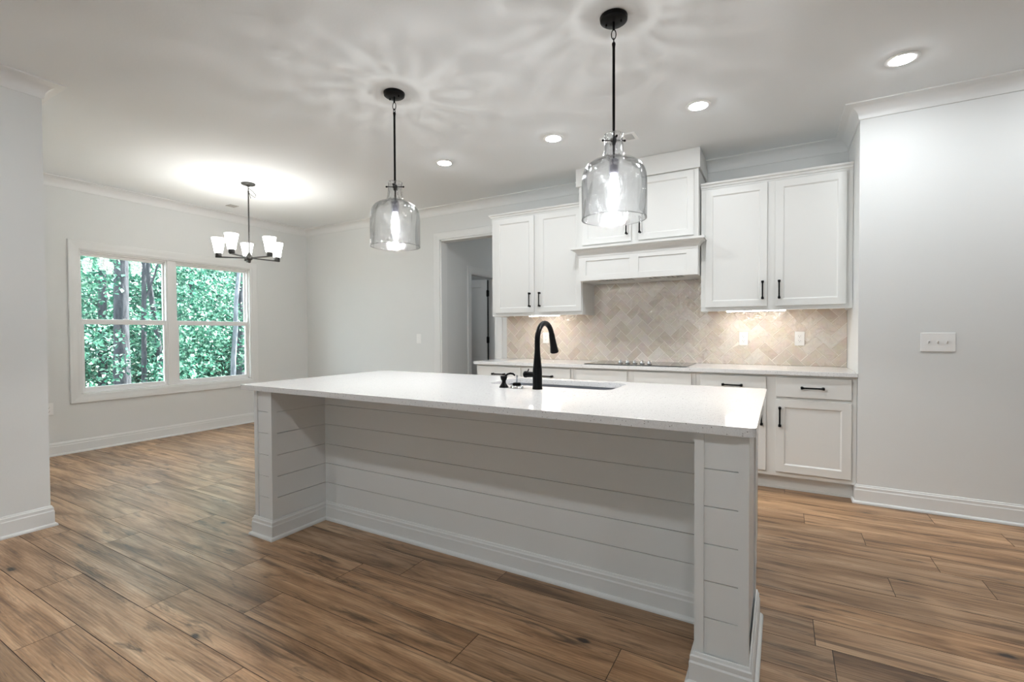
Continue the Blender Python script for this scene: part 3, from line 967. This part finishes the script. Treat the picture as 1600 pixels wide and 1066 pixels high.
def faucet():
    x, y = -1.154, 2.309
    t = thing('kitchen_faucet', (x, y, ZI), 'tall matte black gooseneck faucet with pull-down spray head on the island', 'faucet')
    z = ZI
    obj('base', MB().lathe([(0, 0), (0.0275, 0), (0.0275, 0.004), (0.0258, 0.012), (0.0256, 0.085), (0.0245, 0.110), (0.0205, 0.150), (0.0170, 0.185), (0.0152, 0.21), (0.0148, 0.225), (0, 0.225)], (x, y, z), 28), 'black', t, smooth=40)
    pts, rad = [(x, y, z + 0.22)], [0.0148]
    R = 0.098
    zc = z + 0.262
    pts.append((x, y, zc)); rad.append(0.0146)
    for i in range(1, 15):
        a = PI - i / 14 * math.radians(158)
        pts.append((x, y + R * 0.98 + R * 0.98 * math.cos(a), zc + R * math.sin(a)))
        rad.append(0.0146)
    obj('spout', MB().tube(pts, rad, 16), 'black', t, smooth=50)
    p = Vector(pts[-1]); d = (Vector(pts[-1]) - Vector(pts[-2])).normalized()
    d = (d + Vector((0, 0.06, -0.5))).normalized()
    q = [p - d * 0.004, p + d * 0.006, p + d * 0.03, p + d * 0.075, p + d * 0.108, p + d * 0.113]
    hd = obj('spray_head', MB().tube(q, [0.0150, 0.0165, 0.0172, 0.0205, 0.0250, 0.0235], 18), 'black', t, smooth=40)
    obj('spray_face', MB().tube([p + d * 0.1131, p + d * 0.1145], [0.020, 0.020], 18), 'socket', hd)
    lz = z + 0.078
    lv = obj('lever', MB().tube([(x - 0.020, y, lz), (x - 0.064, y, lz), (x - 0.066, y, lz), (x - 0.078, y, lz), (x - 0.083, y, lz)], [0.0155, 0.0158, 0.0185, 0.0180, 0.013], 18)
             .tube([(x - 0.060, y, lz + 0.012), (x - 0.058, y + 0.010, lz + 0.030)], [0.0035, 0.003], 8), 'black', t, smooth=40)
faucet()

def dispenser():
    x, y, z = -1.358, 2.295, ZI
    t = thing('soap_dispenser', (x, y, z), 'small black soap dispenser pump left of the faucet', 'soap dispenser')
    obj('base', MB().lathe([(0, 0), (0.026, 0), (0.026, 0.003), (0.020, 0.014), (0.014, 0.022), (0.0115, 0.028), (0.0115, 0.038), (0, 0.038)], (x, y, z), 24), 'black', t, smooth=40)
    obj('pump_head', MB().lathe([(0, 0.038), (0.012, 0.038), (0.0165, 0.046), (0.0195, 0.058), (0.0195, 0.064), (0, 0.066)], (x, y, z), 24), 'black', t, smooth=40)
    pts = [(x + 0.004, y + 0.004, z + 0.062), (x + 0.014, y + 0.018, z + 0.074), (x + 0.022, y + 0.034, z + 0.077), (x + 0.030, y + 0.050, z + 0.074), (x + 0.036, y + 0.062, z + 0.064)]
    obj('nozzle', MB().tube(pts, [0.0055, 0.0055, 0.0058, 0.0058, 0.005], 12), 'black', t, smooth=40)
dispenser()

def stopper():
    x, y, z = -1.278, 2.302, ZI
    t = thing('sink_stopper', (x, y, z), 'chrome and black sink strainer with a thin upright pin between faucet and soap dispenser', 'sink strainer')
    obj('rim', MB().lathe([(0, 0), (0.036, 0), (0.040, 0.004), (0.036, 0.007), (0.033, 0.014), (0.022, 0.018), (0, 0.018)], (x, y, z), 24), 'chrome', t, smooth=40)
    obj('cap', MB().lathe([(0, 0.018), (0.025, 0.018), (0.025, 0.020), (0.020, 0.030), (0, 0.031)], (x, y, z), 24), 'black', t, smooth=40)
    obj('pin', MB().tube([(x, y, z + 0.03), (x, y, z + 0.072)], 0.0038, 10), 'steel', t, smooth=40)
stopper()

# cooktop
def cooktop():
    x0, x1, y0, y1 = -1.600, -0.690, 4.165, 4.690
    z = 0.9145
    t = thing('cooktop', ((x0 + x1) / 2, y0, z), 'black glass electric cooktop with five chrome knobs on the back counter', 'cooktop')
    obj('glass_plate', MB().add(*(lambda lp: ([(x, y, zz) for zz in (z, z + 0.006) for x, y in lp], [tuple(range(len(lp) - 1, -1, -1)), tuple(len(lp) + i for i in range(len(lp)))] + [(i, (i + 1) % len(lp), len(lp) + (i + 1) % len(lp), len(lp) + i) for i in range(len(lp))]))(round_rect(x0, x1, y0, y1, 0.012))), 'cooktop_glass', t, bevel=0.001)
    for i, kx in enumerate((-1.308, -1.238, -1.170, -1.102, -1.035)):
        k = obj('control_knob', MB().lathe([(0, 0), (0.024, 0), (0.025, 0.003), (0.019, 0.005), (0.018, 0.022), (0.016, 0.026), (0, 0.026)], (kx, 4.355 - 0.006 * i, z + 0.0062), 24), 'chrome', t, smooth=40)
        obj('knob_grip', MB().box(kx - 0.004, kx + 0.004, 4.339 - 0.006 * i, 4.371 - 0.006 * i, z + 0.032, z + 0.040), 'chrome', k, bevel=0.002)
cooktop()

# ------------------------------------------------------------------ plates on the walls
def outlet(mp, label, group=None, name='wall_outlet'):
    """mp(a, b, d): a across, b up, d out of the wall; built round its centre"""
    t = thing(name, mp(0, 0, 0), label, 'outlet', group)
    def bx(a0, a1, b0, b1, d0, d1):
        p, q = mp(a0, b0, d0), mp(a1, b1, d1)
        return (p[0], q[0], p[1], q[1], p[2], q[2])
    obj('plate', MB().box(*bx(-0.036, 0.036, -0.060, 0.060, 0.0005, 0.006)), 'plastic', t, bevel=0.002)
    for s in (-0.0195, 0.0195):
        r = obj('receptacle', MB().box(*bx(-0.0165, 0.0165, s - 0.014, s + 0.014, 0.006, 0.0085)), 'plastic', t, bevel=0.0008)
        obj('slots', MB().box(*bx(-0.008, -0.006, s - 0.002, s + 0.007, 0.0085, 0.0088)).box(*bx(0.006, 0.008, s - 0.002, s + 0.006, 0.0085, 0.0088)).box(*bx(-0.0025, 0.0025, s - 0.010, s - 0.006, 0.0085, 0.0088)), 'slot', r)
    return t
TY = YB - 0.0096
outlet(lambda a, b, d: (-0.298 + a, TY - d, 1.146 + b), 'white duplex outlet on the beige tile under the lit bar, nearer the cooktop')
outlet(lambda a, b, d: (0.133 + a, TY - d, 1.148 + b), 'white duplex outlet on the beige tile nearest the grey right wall')
outlet(lambda a, b, d: (-2.262 + a, TY - d, 1.150 + b), 'white outlet on the tile partly hidden behind the black faucet')
outlet(lambda a, b, d: (XW + d, 1.800 + a, 0.470 + b), 'white outlet low on the window wall at the edge of the partition')

def triple_switch():
    x, z = 0.8925, 1.135
    t = thing('light_switch', (x, YR, z), 'white three-gang toggle switch plate on the right grey wall', 'light switch')
    obj('plate', MB().box(x - 0.088, x + 0.088, YR - 0.006, YR - 0.0005, z - 0.062, z + 0.062), 'plastic', t, bevel=0.002)
    for s in (-0.046, 0, 0.046):
        g = obj('toggle', MB().add([(x + s - 0.0045, YR - 0.006, z - 0.010), (x + s + 0.0045, YR - 0.006, z - 0.010), (x + s + 0.0045, YR - 0.006, z + 0.010), (x + s - 0.0045, YR - 0.006, z + 0.010),
                (x + s - 0.0035, YR - 0.015, z + 0.003), (x + s + 0.0035, YR - 0.015, z + 0.003), (x + s + 0.0035, YR - 0.017, z + 0.009), (x + s - 0.0035, YR - 0.017, z + 0.009)],
                [(0, 1, 2, 3), (4, 5, 6, 7), (0, 1, 5, 4), (1, 2, 6, 5), (2, 3, 7, 6), (3, 0, 4, 7)]), 'plastic', t)
        for q in (-0.030, 0.030):
            obj('screw', MB().lathe([(0, 0.0005), (0.003, 0.0), (0.003, -0.001)], (x + s, YR - 0.006, z + q), 10, axis='-y'), 'plastic', t)
triple_switch()

def rocker():
    x, z = -4.086, 1.135
    t = thing('light_switch', (x, YB, z), 'single white rocker switch on the wall left of the doorway', 'light switch')
    obj('plate', MB().box(x - 0.036, x + 0.036, YB - 0.006, YB - 0.0005, z - 0.060, z + 0.060), 'plastic', t, bevel=0.002)
    obj('rocker', MB().box(x - 0.016, x + 0.016, YB - 0.009, YB - 0.006, z - 0.033, z + 0.033), 'plastic', t, bevel=0.002)
rocker()

# ------------------------------------------------------------------ lamps
def light_bar(x0, x1, y, label):
    t = thing('light_bar', ((x0 + x1) / 2, y, 1.397), label, 'under-cabinet light')
    obj('housing', MB().box(x0 - 0.008, x1 + 0.008, y - 0.022, y + 0.022, 1.386, 1.397), 'plastic', t, bevel=0.002)
    obj('lens', MB().box(x0, x1, y - 0.017, y + 0.017, 1.380, 1.386), 'bar_lens', t)
light_bar(-2.335, -2.000, 4.50, 'lit bar light under the wall cabinet left of the hood')
light_bar(-0.415, 0.025, 4.50, 'lit bar light under the wall cabinet at the right')

def recessed(x, y, label, group=None):
    t = thing('recessed_light', (x, y, ZC), label, 'ceiling light', group)
    obj('trim_ring', MB().lathe([(0.060, -0.0002), (0.082, -0.0002), (0.082, -0.003), (0.074, -0.007), (0.060, -0.007), (0.060, -0.0002)], (x, y, ZC), 40), 'plastic', t, smooth=40)
    obj('lens', MB().lathe([(0.0595, -0.003), (0.057, -0.008), (0.045, -0.0125), (0.025, -0.015), (0.0001, -0.016)], (x, y, ZC), 40), 'lens', t, smooth=60)
    return t
proto = recessed(0.593, 3.506, 'lit recessed ceiling light nearest the right wall crown')
o = copy_tree(proto, loc=(1.691, 3.512, ZC)); o['label'] = 'added unseen recessed ceiling light further along the right wall, past the picture edge'  # unseen lamp, added to brighten the right wall
for i, (x, lab) in enumerate(((-0.508, 'lit recessed ceiling light above the right wall cabinet, right of the large pendant'), (-1.605, 'lit recessed ceiling light between the two pendants beside the ceiling vent'), (-2.700, 'lit recessed ceiling light nearest the smaller-looking pendant and the dining area'))):
    o = copy_tree(proto, loc=(x, 3.512, ZC)); o['label'] = lab
for x in (-3.05, -1.45, 0.15, 1.75):
    for y in (0.05,):
        o = copy_tree(proto, loc=(x, y, ZC)); o['label'] = 'lit recessed ceiling light in the living area behind the island'; o['group'] = 'living area recessed lights'
o = copy_tree(proto, loc=(-2.75, 6.3, ZC)); o.scale = (0.6, 0.6, 1); o['label'] = 'added unseen recessed ceiling light in the passage behind the cased doorway'  # unseen lamp, added to lift the dark passage
o = copy_tree(proto, loc=(-4.7, 5.4, ZC)); o.scale = (0.6, 0.6, 1); o['label'] = 'added unseen ceiling light inside the room beyond the passage door'  # unseen lamp, added to light the face of the open door

def point(name, loc, p, r, col, parent):
    l = bpy.data.lights.new(name, 'POINT')
    l.energy = p; l.shadow_soft_size = r; l.color = col
    o = bpy.data.objects.new(name, l)
    C.objects.link(o)
    o.location = loc
    o.parent = parent
    return o

def pendant(x, y, label, seed):
    t = thing('pendant_light', (x, y, ZC), label, 'pendant light', 'pendants over the island')
    can = obj('ceiling_canopy', MB().lathe([(0, -0.024), (0.020, -0.026), (0.058, -0.024), (0.066, -0.018), (0.068, -0.004), (0.068, -0.0002), (0, -0.0002)], (x, y, ZC), 36), 'black', t, smooth=40)
    for s in (-1, 1):
        obj('canopy_screw', MB().lathe([(0, -0.036), (0.005, -0.036), (0.005, -0.024), (0, -0.024)], (x + s * 0.038, y, ZC), 10), 'black', can)
    def link(z, r, h, ang):
        pts = []
        for i in range(17):
            a = 2 * PI * i / 16
            pts.append((x + r * math.cos(a) * math.cos(ang), y + r * math.cos(a) * math.sin(ang), z + h * math.sin(a)))
        return MB().tube(pts, 0.0025, 8, cap=False)
    obj('chain_link', MB().tube([(x, y, ZC - 0.024), (x, y, ZC - 0.062)], 0.006, 10), 'black', t, smooth=40)
    obj('chain_link', link(ZC - 0.085, 0.011, 0.024, 0.3), 'black', t, smooth=60)
    obj('chain_link', link(ZC - 0.122, 0.010, 0.020, 1.8), 'black', t, smooth=60)
    obj('stem', MB().lathe([(0, 2.648), (0.008, 2.648), (0.0095, 2.640), (0.0075, 2.630), (0.0068, 2.62), (0.0068, 2.16), (0.009, 2.155), (0.009, 2.145), (0.0045, 2.14), (0.0045, 2.07), (0, 2.07)], (x, y, 0), 14), 'black', t, smooth=40)
    mb = MB().lathe([(0, 2.178), (0.013, 2.176), (0.015, 2.166), (0.013, 2.156), (0, 2.154)], (x, y, 0), 14)
    for k in range(4):
        a = 0.55 + k * PI / 2
        c, s = math.cos(a), math.sin(a)
        mb.tube([(x, y, 2.166), (x + 0.049 * c, y + 0.049 * s, 2.166), (x + 0.052 * c, y + 0.052 * s, 2.166), (x + 0.060 * c, y + 0.060 * s, 2.166)], [0.0032, 0.0032, 0.0065, 0.005], 10)
    obj('thumb_screws', mb, 'black', t, smooth=40)
    obj('lamp_socket', MB().lathe([(0, 2.072), (0.018, 2.072), (0.023, 2.066), (0.024, 2.058), (0.022, 2.000), (0.019, 1.993), (0, 1.993)], (x, y, 0), 24), 'socket', t, smooth=40)
    b = obj('bulb', MB().lathe([(0.012, 1.993), (0.0125, 1.985), (0.016, 1.970), (0.0205, 1.950), (0.0215, 1.920), (0.021, 1.880), (0.016, 1.858), (0.007, 1.848), (0.0001, 1.847)], (x, y, 0), 24), 'bulb', t, smooth=60)
    # hand-blown jar: neck, shoulder and straight wall; the inner face is rippled so the glass is uneven in thickness
    prof = [(0.046, 2.196), (0.0485, 2.192), (0.045, 2.180), (0.0455, 2.15), (0.048, 2.115), (0.0535, 2.088), (0.062, 2.076), (0.085, 2.068), (0.112, 2.056), (0.134, 2.040), (0.149, 2.018), (0.157, 1.992), (0.160, 1.96),
            (0.160, 1.90), (0.160, 1.84), (0.1595, 1.79), (0.1595, 1.776)]
    P = []
    for i in range(len(prof) - 1):
        for k in range(3):
            u = k / 3
            P.append((prof[i][0] * (1 - u) + prof[i + 1][0] * u, prof[i][1] * (1 - u) + prof[i + 1][1] * u))
    P.append(prof[-1])
    n = 216
    A = 0.0017
    ph = seed * 1.7
    def rip(a, u): return A * (math.sin(7 * a + 1.3 * math.sin(6 * u) + ph) + 0.8 * math.sin(11 * a - 2.1 * math.sin(4 * u) + 1 + ph) + 0.6 * math.sin(17 * a + 3 * u + 2 * ph))
    mb = MB()
    for th, on in ((0, 0), (0.0055, 1)):
        vs, fs = [], []
        for j, (r, h) in enumerate(P):
            p0, p1 = P[max(0, j - 1)], P[min(len(P) - 1, j + 1)]
            tx, tz = p1[0] - p0[0], p1[1] - p0[1]
            l = math.hypot(tx, tz); nx, nz = tz / l, -tx / l
            for i in range(n):
                a = 2 * PI * i / n
                d = th + (rip(a, j * 0.1) if on else 0)
                w = 1 + 0.006 * math.sin(3 * a + 7 * h + ph)
                vs.append((x + (r * w + nx * d) * math.cos(a), y + (r * w + nx * d) * math.sin(a), h + nz * d))
        for j in range(len(P) - 1):
            for i in range(n):
                k = (i + 1) % n
                fs.append((j * n + i, j * n + k, (j + 1) * n + k, (j + 1) * n + i))
        mb.add(vs, fs)
    N, e = len(P) * n, (len(P) - 1) * n
    for i in range(n):
        k = (i + 1) % n
        mb.f += [(i, k, N + k, N + i), (e + i, e + k, N + e + k, N + e + i)]; mb.m += [0, 0]
    sh = obj('glass_shade', mb, 'pendant_glass', t, smooth=180)
    sh.cycles.is_caustics_caster = True
    obj('rim', MB().tube([(x + 0.158 * math.cos(i * PI / 36), y + 0.158 * math.sin(i * PI / 36), 1.775) for i in range(73)], 0.0022, 8, cap=False), 'pendant_glass', sh, smooth=60)
    point('filament', (0, 0, 1.836 - ZC), BULB_P, 0.010, (1.0, 0.985, 0.96), t).data.cycles.is_caustics_light = True
    return t
pendant(-0.733, 2.326, 'larger-looking clear rippled glass jar pendant on black stem, in front of the range hood', 0)
pendant(-2.202, 2.337, 'smaller-looking clear rippled glass jar pendant on black stem, left of the doorway', 1)

def chandelier():
    x, y = -4.840, 2.971
    t = thing('chandelier', (x, y, ZC), 'five-arm dark metal chandelier with white glass shades by the window', 'chandelier')
    obj('ceiling_canopy', MB().lathe([(0, -0.030), (0.014, -0.030), (0.018, -0.020), (0.055, -0.016), (0.066, -0.010), (0.068, -0.0002), (0, -0.0002)], (x, y, ZC), 32), 'bronze', t, smooth=40)
    obj('chain_link', MB().tube([(x, y, ZC - 0.03), (x, y, ZC - 0.055)], 0.004, 8).tube([(x + 0.007 * math.cos(i * PI / 8), y, ZC - 0.066 + 0.014 * math.sin(i * PI / 8)) for i in range(17)], 0.0028, 6, cap=False), 'bronze', t, smooth=60)
    loop = [(x, y, ZC - 0.045), (x + 0.02, y + 0.035, ZC - 0.075), (x + 0.035, y + 0.060, ZC - 0.110), (x + 0.030, y + 0.052, ZC - 0.135), (x + 0.015, y + 0.022, ZC - 0.115), (x + 0.004, y + 0.006, ZC - 0.095), (x + 0.010, y + 0.018, ZC - 0.15), (x + 0.003, y + 0.005, ZC - 0.10)]
    obj('wire', MB().tube(loop, 0.0030, 6), 'bronze', t, smooth=60)
    obj('stem', MB().lathe([(0, 2.695), (0.008, 2.695), (0.009, 2.688), (0.0075, 2.680), (0.0065, 2.67), (0.0065, 2.05), (0, 2.05)], (x, y, 0), 14), 'bronze', t, smooth=40)
    obj('hub', MB().lathe([(0, 2.060), (0.010, 2.055), (0.022, 2.030), (0.034, 2.012), (0.034, 1.990), (0.022, 1.980), (0.014, 1.972), (0.016, 1.962), (0.010, 1.950), (0, 1.948)], (x, y, 0), 24), 'bronze', t, smooth=40)
    away = math.atan2(0.523, -0.852) + math.radians(4)
    R = 0.285
    for k in range(5):
        a = away + k * 2 * PI / 5
        c, s = math.cos(a), math.sin(a)
        ax, ay = x + R * c, y + R * s
        mb = MB()
        wv = 0.009
        p = []
        for (rr, zz) in ((0.025, 2.0), (R + 0.028, 2.0)):
            for q, h in ((-wv, -0.006), (wv, -0.006), (wv, 0.006), (-wv, 0.006)):
                p.append((x + rr * c - q * s, y + rr * s + q * c, zz + h))
        mb.add(p, [(0, 1, 2, 3), (4, 5, 6, 7), (0, 1, 5, 4), (1, 2, 6, 5), (2, 3, 7, 6), (3, 0, 4, 7)])
        arm = obj('arm', mb, 'bronze', t, bevel=0.002)
        obj('shade_cup', MB().lathe([(0, 2.006), (0.028, 2.006), (0.029, 2.010), (0.029, 2.040), (0.026, 2.042), (0, 2.042)], (ax, ay, 0), 24), 'bronze', arm, smooth=40)
        sh = obj('lamp_shade', MB().lathe([(0.0001, 2.043), (0.034, 2.043), (0.0375, 2.048), (0.044, 2.09), (0.053, 2.14), (0.0635, 2.195), (0.0605, 2.195), (0.050, 2.14), (0.041, 2.09), (0.035, 2.052), (0.0001, 2.047)], (ax, ay, 0), 32), 'opal', arm, smooth=50)
        point('bulb_light', (ax - x, ay - y, 2.185 - ZC), CHAND_P, 0.04, (1.0, 0.98, 0.95), t)
chandelier()

# ------------------------------------------------------------------ ceiling vents
def vent(x0, x1, y0, y1, label, banks, m='plastic'):
    t = thing('ceiling_vent', ((x0 + x1) / 2, (y0 + y1) / 2, ZC), label, 'ceiling vent')
    z1, z0 = ZC - 0.0003, ZC - 0.006
    b = 0.018 if x1 - x0 > 0.2 else 0.010
    mb = MB().box(x0, x1, y0, y0 + b, z0, z1).box(x0, x1, y1 - b, y1, z0, z1).box(x0, x0 + b, y0 + b, y1 - b, z0, z1).box(x1 - b, x1, y0 + b, y1 - b, z0, z1)
    n = banks
    bw = (x1 - x0 - 2 * b) / n
    for i in range(1, n):
        mb.box(x0 + b + i * bw - 0.007, x0 + b + i * bw + 0.007, y0 + b, y1 - b, z0, z1)
    obj('frame', mb, m, t)
    obj('duct', MB().box(x0 + b, x1 - b, y0 + b, y1 - b, ZC - 0.0012, ZC - 0.0003), 'slot', t)
    for i in range(n):
        mb = MB()
        a = x0 + b + i * bw
        k = 7
        for j in range(k):
            xx = a + (j + 0.5) * bw / k
            w = bw / k * 0.42
            s = 1 if i >= n / 2 else -1
            mb.add([(xx - w, y0 + b, z0 + (0.0035 if s > 0 else 0)), (xx + w, y0 + b, z0 + (0 if s > 0 else 0.0035)), (xx + w, y1 - b, z0 + (0 if s > 0 else 0.0035)), (xx - w, y1 - b, z0 + (0.0035 if s > 0 else 0)),
                    (xx - w, y0 + b, z0 + (0.0045 if s > 0 else 0.001)), (xx + w, y0 + b, z0 + (0.001 if s > 0 else 0.0045)), (xx + w, y1 - b, z0 + (0.001 if s > 0 else 0.0045)), (xx - w, y1 - b, z0 + (0.0045 if s > 0 else 0.001))],
                   [(0, 1, 2, 3), (4, 5, 6, 7), (0, 1, 5, 4), (1, 2, 6, 5), (2, 3, 7, 6), (3, 0, 4, 7)])
        obj('louver_bank', mb, m, t)
vent(-1.290, -1.010, 3.715, 3.865, 'white rectangular ceiling vent seen behind the larger pendant', 3)
vent(-5.895, -5.785, 3.330, 3.430, 'small grey ceiling vent near the window wall crown beside the chandelier', 1, 'grey')

# ------------------------------------------------------------------ woodland outside
def woods():
    struct('ground', MB().box(-40, xo - 0.02, -14, 34, -0.75, -0.55), 'mulch')
    stems = []
    def tree(pts, rad, m, label, branches=()):
        stems.extend(p[:2] for p in pts)
        t = thing('tree', (pts[0][0], pts[0][1], -0.55), label, 'tree')
        obj('trunk', MB().tube(pts, rad, 12), m, t, smooth=60)
        for bp, br in branches:
            obj('branch', MB().tube(bp, br, 8), m, t, smooth=60)
    tree([(-13.0, 4.97, -0.55), (-13.0, 4.98, 1.4), (-13.05, 5.02, 3.2), (-13.0, 5.05, 7.0)], [0.18, 0.14, 0.135, 0.10], 'bark_dark', 'thick dark tree trunk seen through the left window sash',
         [([(-13.03, 5.0, 2.9), (-12.8, 5.4, 3.6), (-12.6, 5.9, 4.6)], [0.05, 0.035, 0.02])])
    tree([(-12.0, 4.985, -0.55), (-12.0, 5.0, 1.5), (-11.98, 5.03, 3.4), (-12.0, 5.05, 6.0)], [0.055, 0.045, 0.04, 0.03], 'bark_dark', 'slim dark tree trunk seen near the window mullion',
         [([(-12.0, 5.01, 1.9), (-11.95, 5.2, 2.5), (-11.9, 5.4, 3.4)], [0.025, 0.02, 0.014])])
    tree([(-15.0, 5.33, -0.55), (-15.0, 5.36, 2.0), (-15.0, 5.40, 5.5)], [0.10, 0.085, 0.07], 'bark_dark', 'dark trunk deeper in the woods at the left edge of the window')
    tree([(-14.0, 6.25, -0.55), (-14.05, 6.15, 1.2), (-14.1, 6.0, 2.6), (-14.1, 5.9, 5.5)], [0.075, 0.065, 0.055, 0.045], 'bark_dark', 'leaning slender trunk seen just left of the window mullion')
    tree([(-10.5, 6.03, -0.55), (-10.5, 6.05, 0.6), (-10.48, 6.10, 1.35), (-10.45, 6.10, 1.95), (-10.5, 6.22, 2.7), (-10.5, 6.45, 4.5)], [0.060, 0.052, 0.048, 0.044, 0.040, 0.03], 'bark_pale', 'pale grey bent tree trunk at the right side of the window')
    tree([(-13.0, 7.67, -0.55), (-13.0, 7.70, 2.4), (-13.0, 7.72, 6.0)], [0.11, 0.10, 0.08], 'bark_dark', 'dark trunk behind the pale bent one at the right side of the window')
    tree([(-15.0, 7.45, -0.55), (-14.9, 7.35, 1.6), (-14.95, 7.5, 4.5)], [0.07, 0.06, 0.045], 'bark_dark', 'thin dark trunk seen low in the right window sash')
    rng = random.Random(7)
    mb = MB()
    def leaf_at(p, size):
        # a pointed oval leaf folded along its rib
        n = Vector((rng.gauss(0.25, 0.6), rng.gauss(0, 0.6), rng.gauss(0.75, 0.5))).normalized()
        a = n.cross(Vector((rng.gauss(0, 1), rng.gauss(0, 1), rng.gauss(0, 0.5)))).normalized()
        b = n.cross(a)
        L, w = size, size * rng.uniform(0.30, 0.42)
        f = n * (w * 0.28)
        P = Vector(p)
        if any((P.x - q[0]) ** 2 + (P.y - q[1]) ** 2 < 0.34 ** 2 for q in stems): return
        mb.add([P - a * L * 0.5, P + b * w + f, P + a * L * 0.5, P - b * w + f], [(0, 1, 2), (0, 2, 3)])
    def clump(cx, cy, cz, r, n, size):
        for _ in range(n):
            d = Vector((rng.gauss(0, 1), rng.gauss(0, 1), rng.gauss(0, 0.75)))
            d = d.normalized() * (r * rng.random() ** 0.45)
            leaf_at((cx + d.x, cy + d.y, cz + d.z), size * rng.uniform(0.7, 1.3))
    # sprays of leaves at many depths along the edge of the wood
    for _ in range(150):
        xx = -rng.uniform(9.4, 12.5)
        yy = rng.uniform(2.2, 8.8); zz = rng.uniform(-0.5, 3.6)
        if min(abs(yy / xx + q) for q in (0.384, 0.416, 0.58)) < 0.026 and rng.random() < 0.75: continue
        clump(xx, yy, zz, rng.uniform(0.25, 0.5), 150, 0.082)
    for _ in range(260):
        xx = -rng.uniform(13.4, 19.0)
        yy = rng.uniform(3.0, 15.0); zz = rng.uniform(-0.6, 5.6)
        clump(xx, yy, zz, rng.uniform(0.4, 0.9), 170, 0.115)
    for _ in range(150):
        clump(-rng.uniform(13.6, 18.0), rng.uniform(3.5, 11.5), rng.uniform(-0.6, 1.6), rng.uniform(0.4, 0.8), 160, 0.11)
    for _ in range(150):
        xx = -rng.uniform(20.0, 26.0)
        yy = rng.uniform(4.0, 22.0); zz = rng.uniform(-0.5, 8.0)
        clump(xx, yy, zz, rng.uniform(0.8, 1.5), 150, 0.26)
    o = obj('outside_foliage', mb, 'leaf')
    tag(o, 'dense bright green woodland leaves filling the view outside the window', 'foliage', kind='stuff')
woods()

# repeats of one kind share a group
GROUPS = {'recessed_light': 'recessed lights over the kitchen', 'base_cabinet': 'white base cabinets of the back run', 'wall_cabinet': 'white wall cabinets beside the hood',
          'wall_outlet': 'white duplex outlets', 'light_switch': 'white light switches', 'light_bar': 'under-cabinet bar lights', 'tree': 'tree trunks outside the window', 'ceiling_vent': 'ceiling vents'}
for o in list(C.objects):
    k = o.name.split('.')[0]
    if o.parent is None and k in GROUPS and 'group' not in o:
        o['group'] = GROUPS[k]
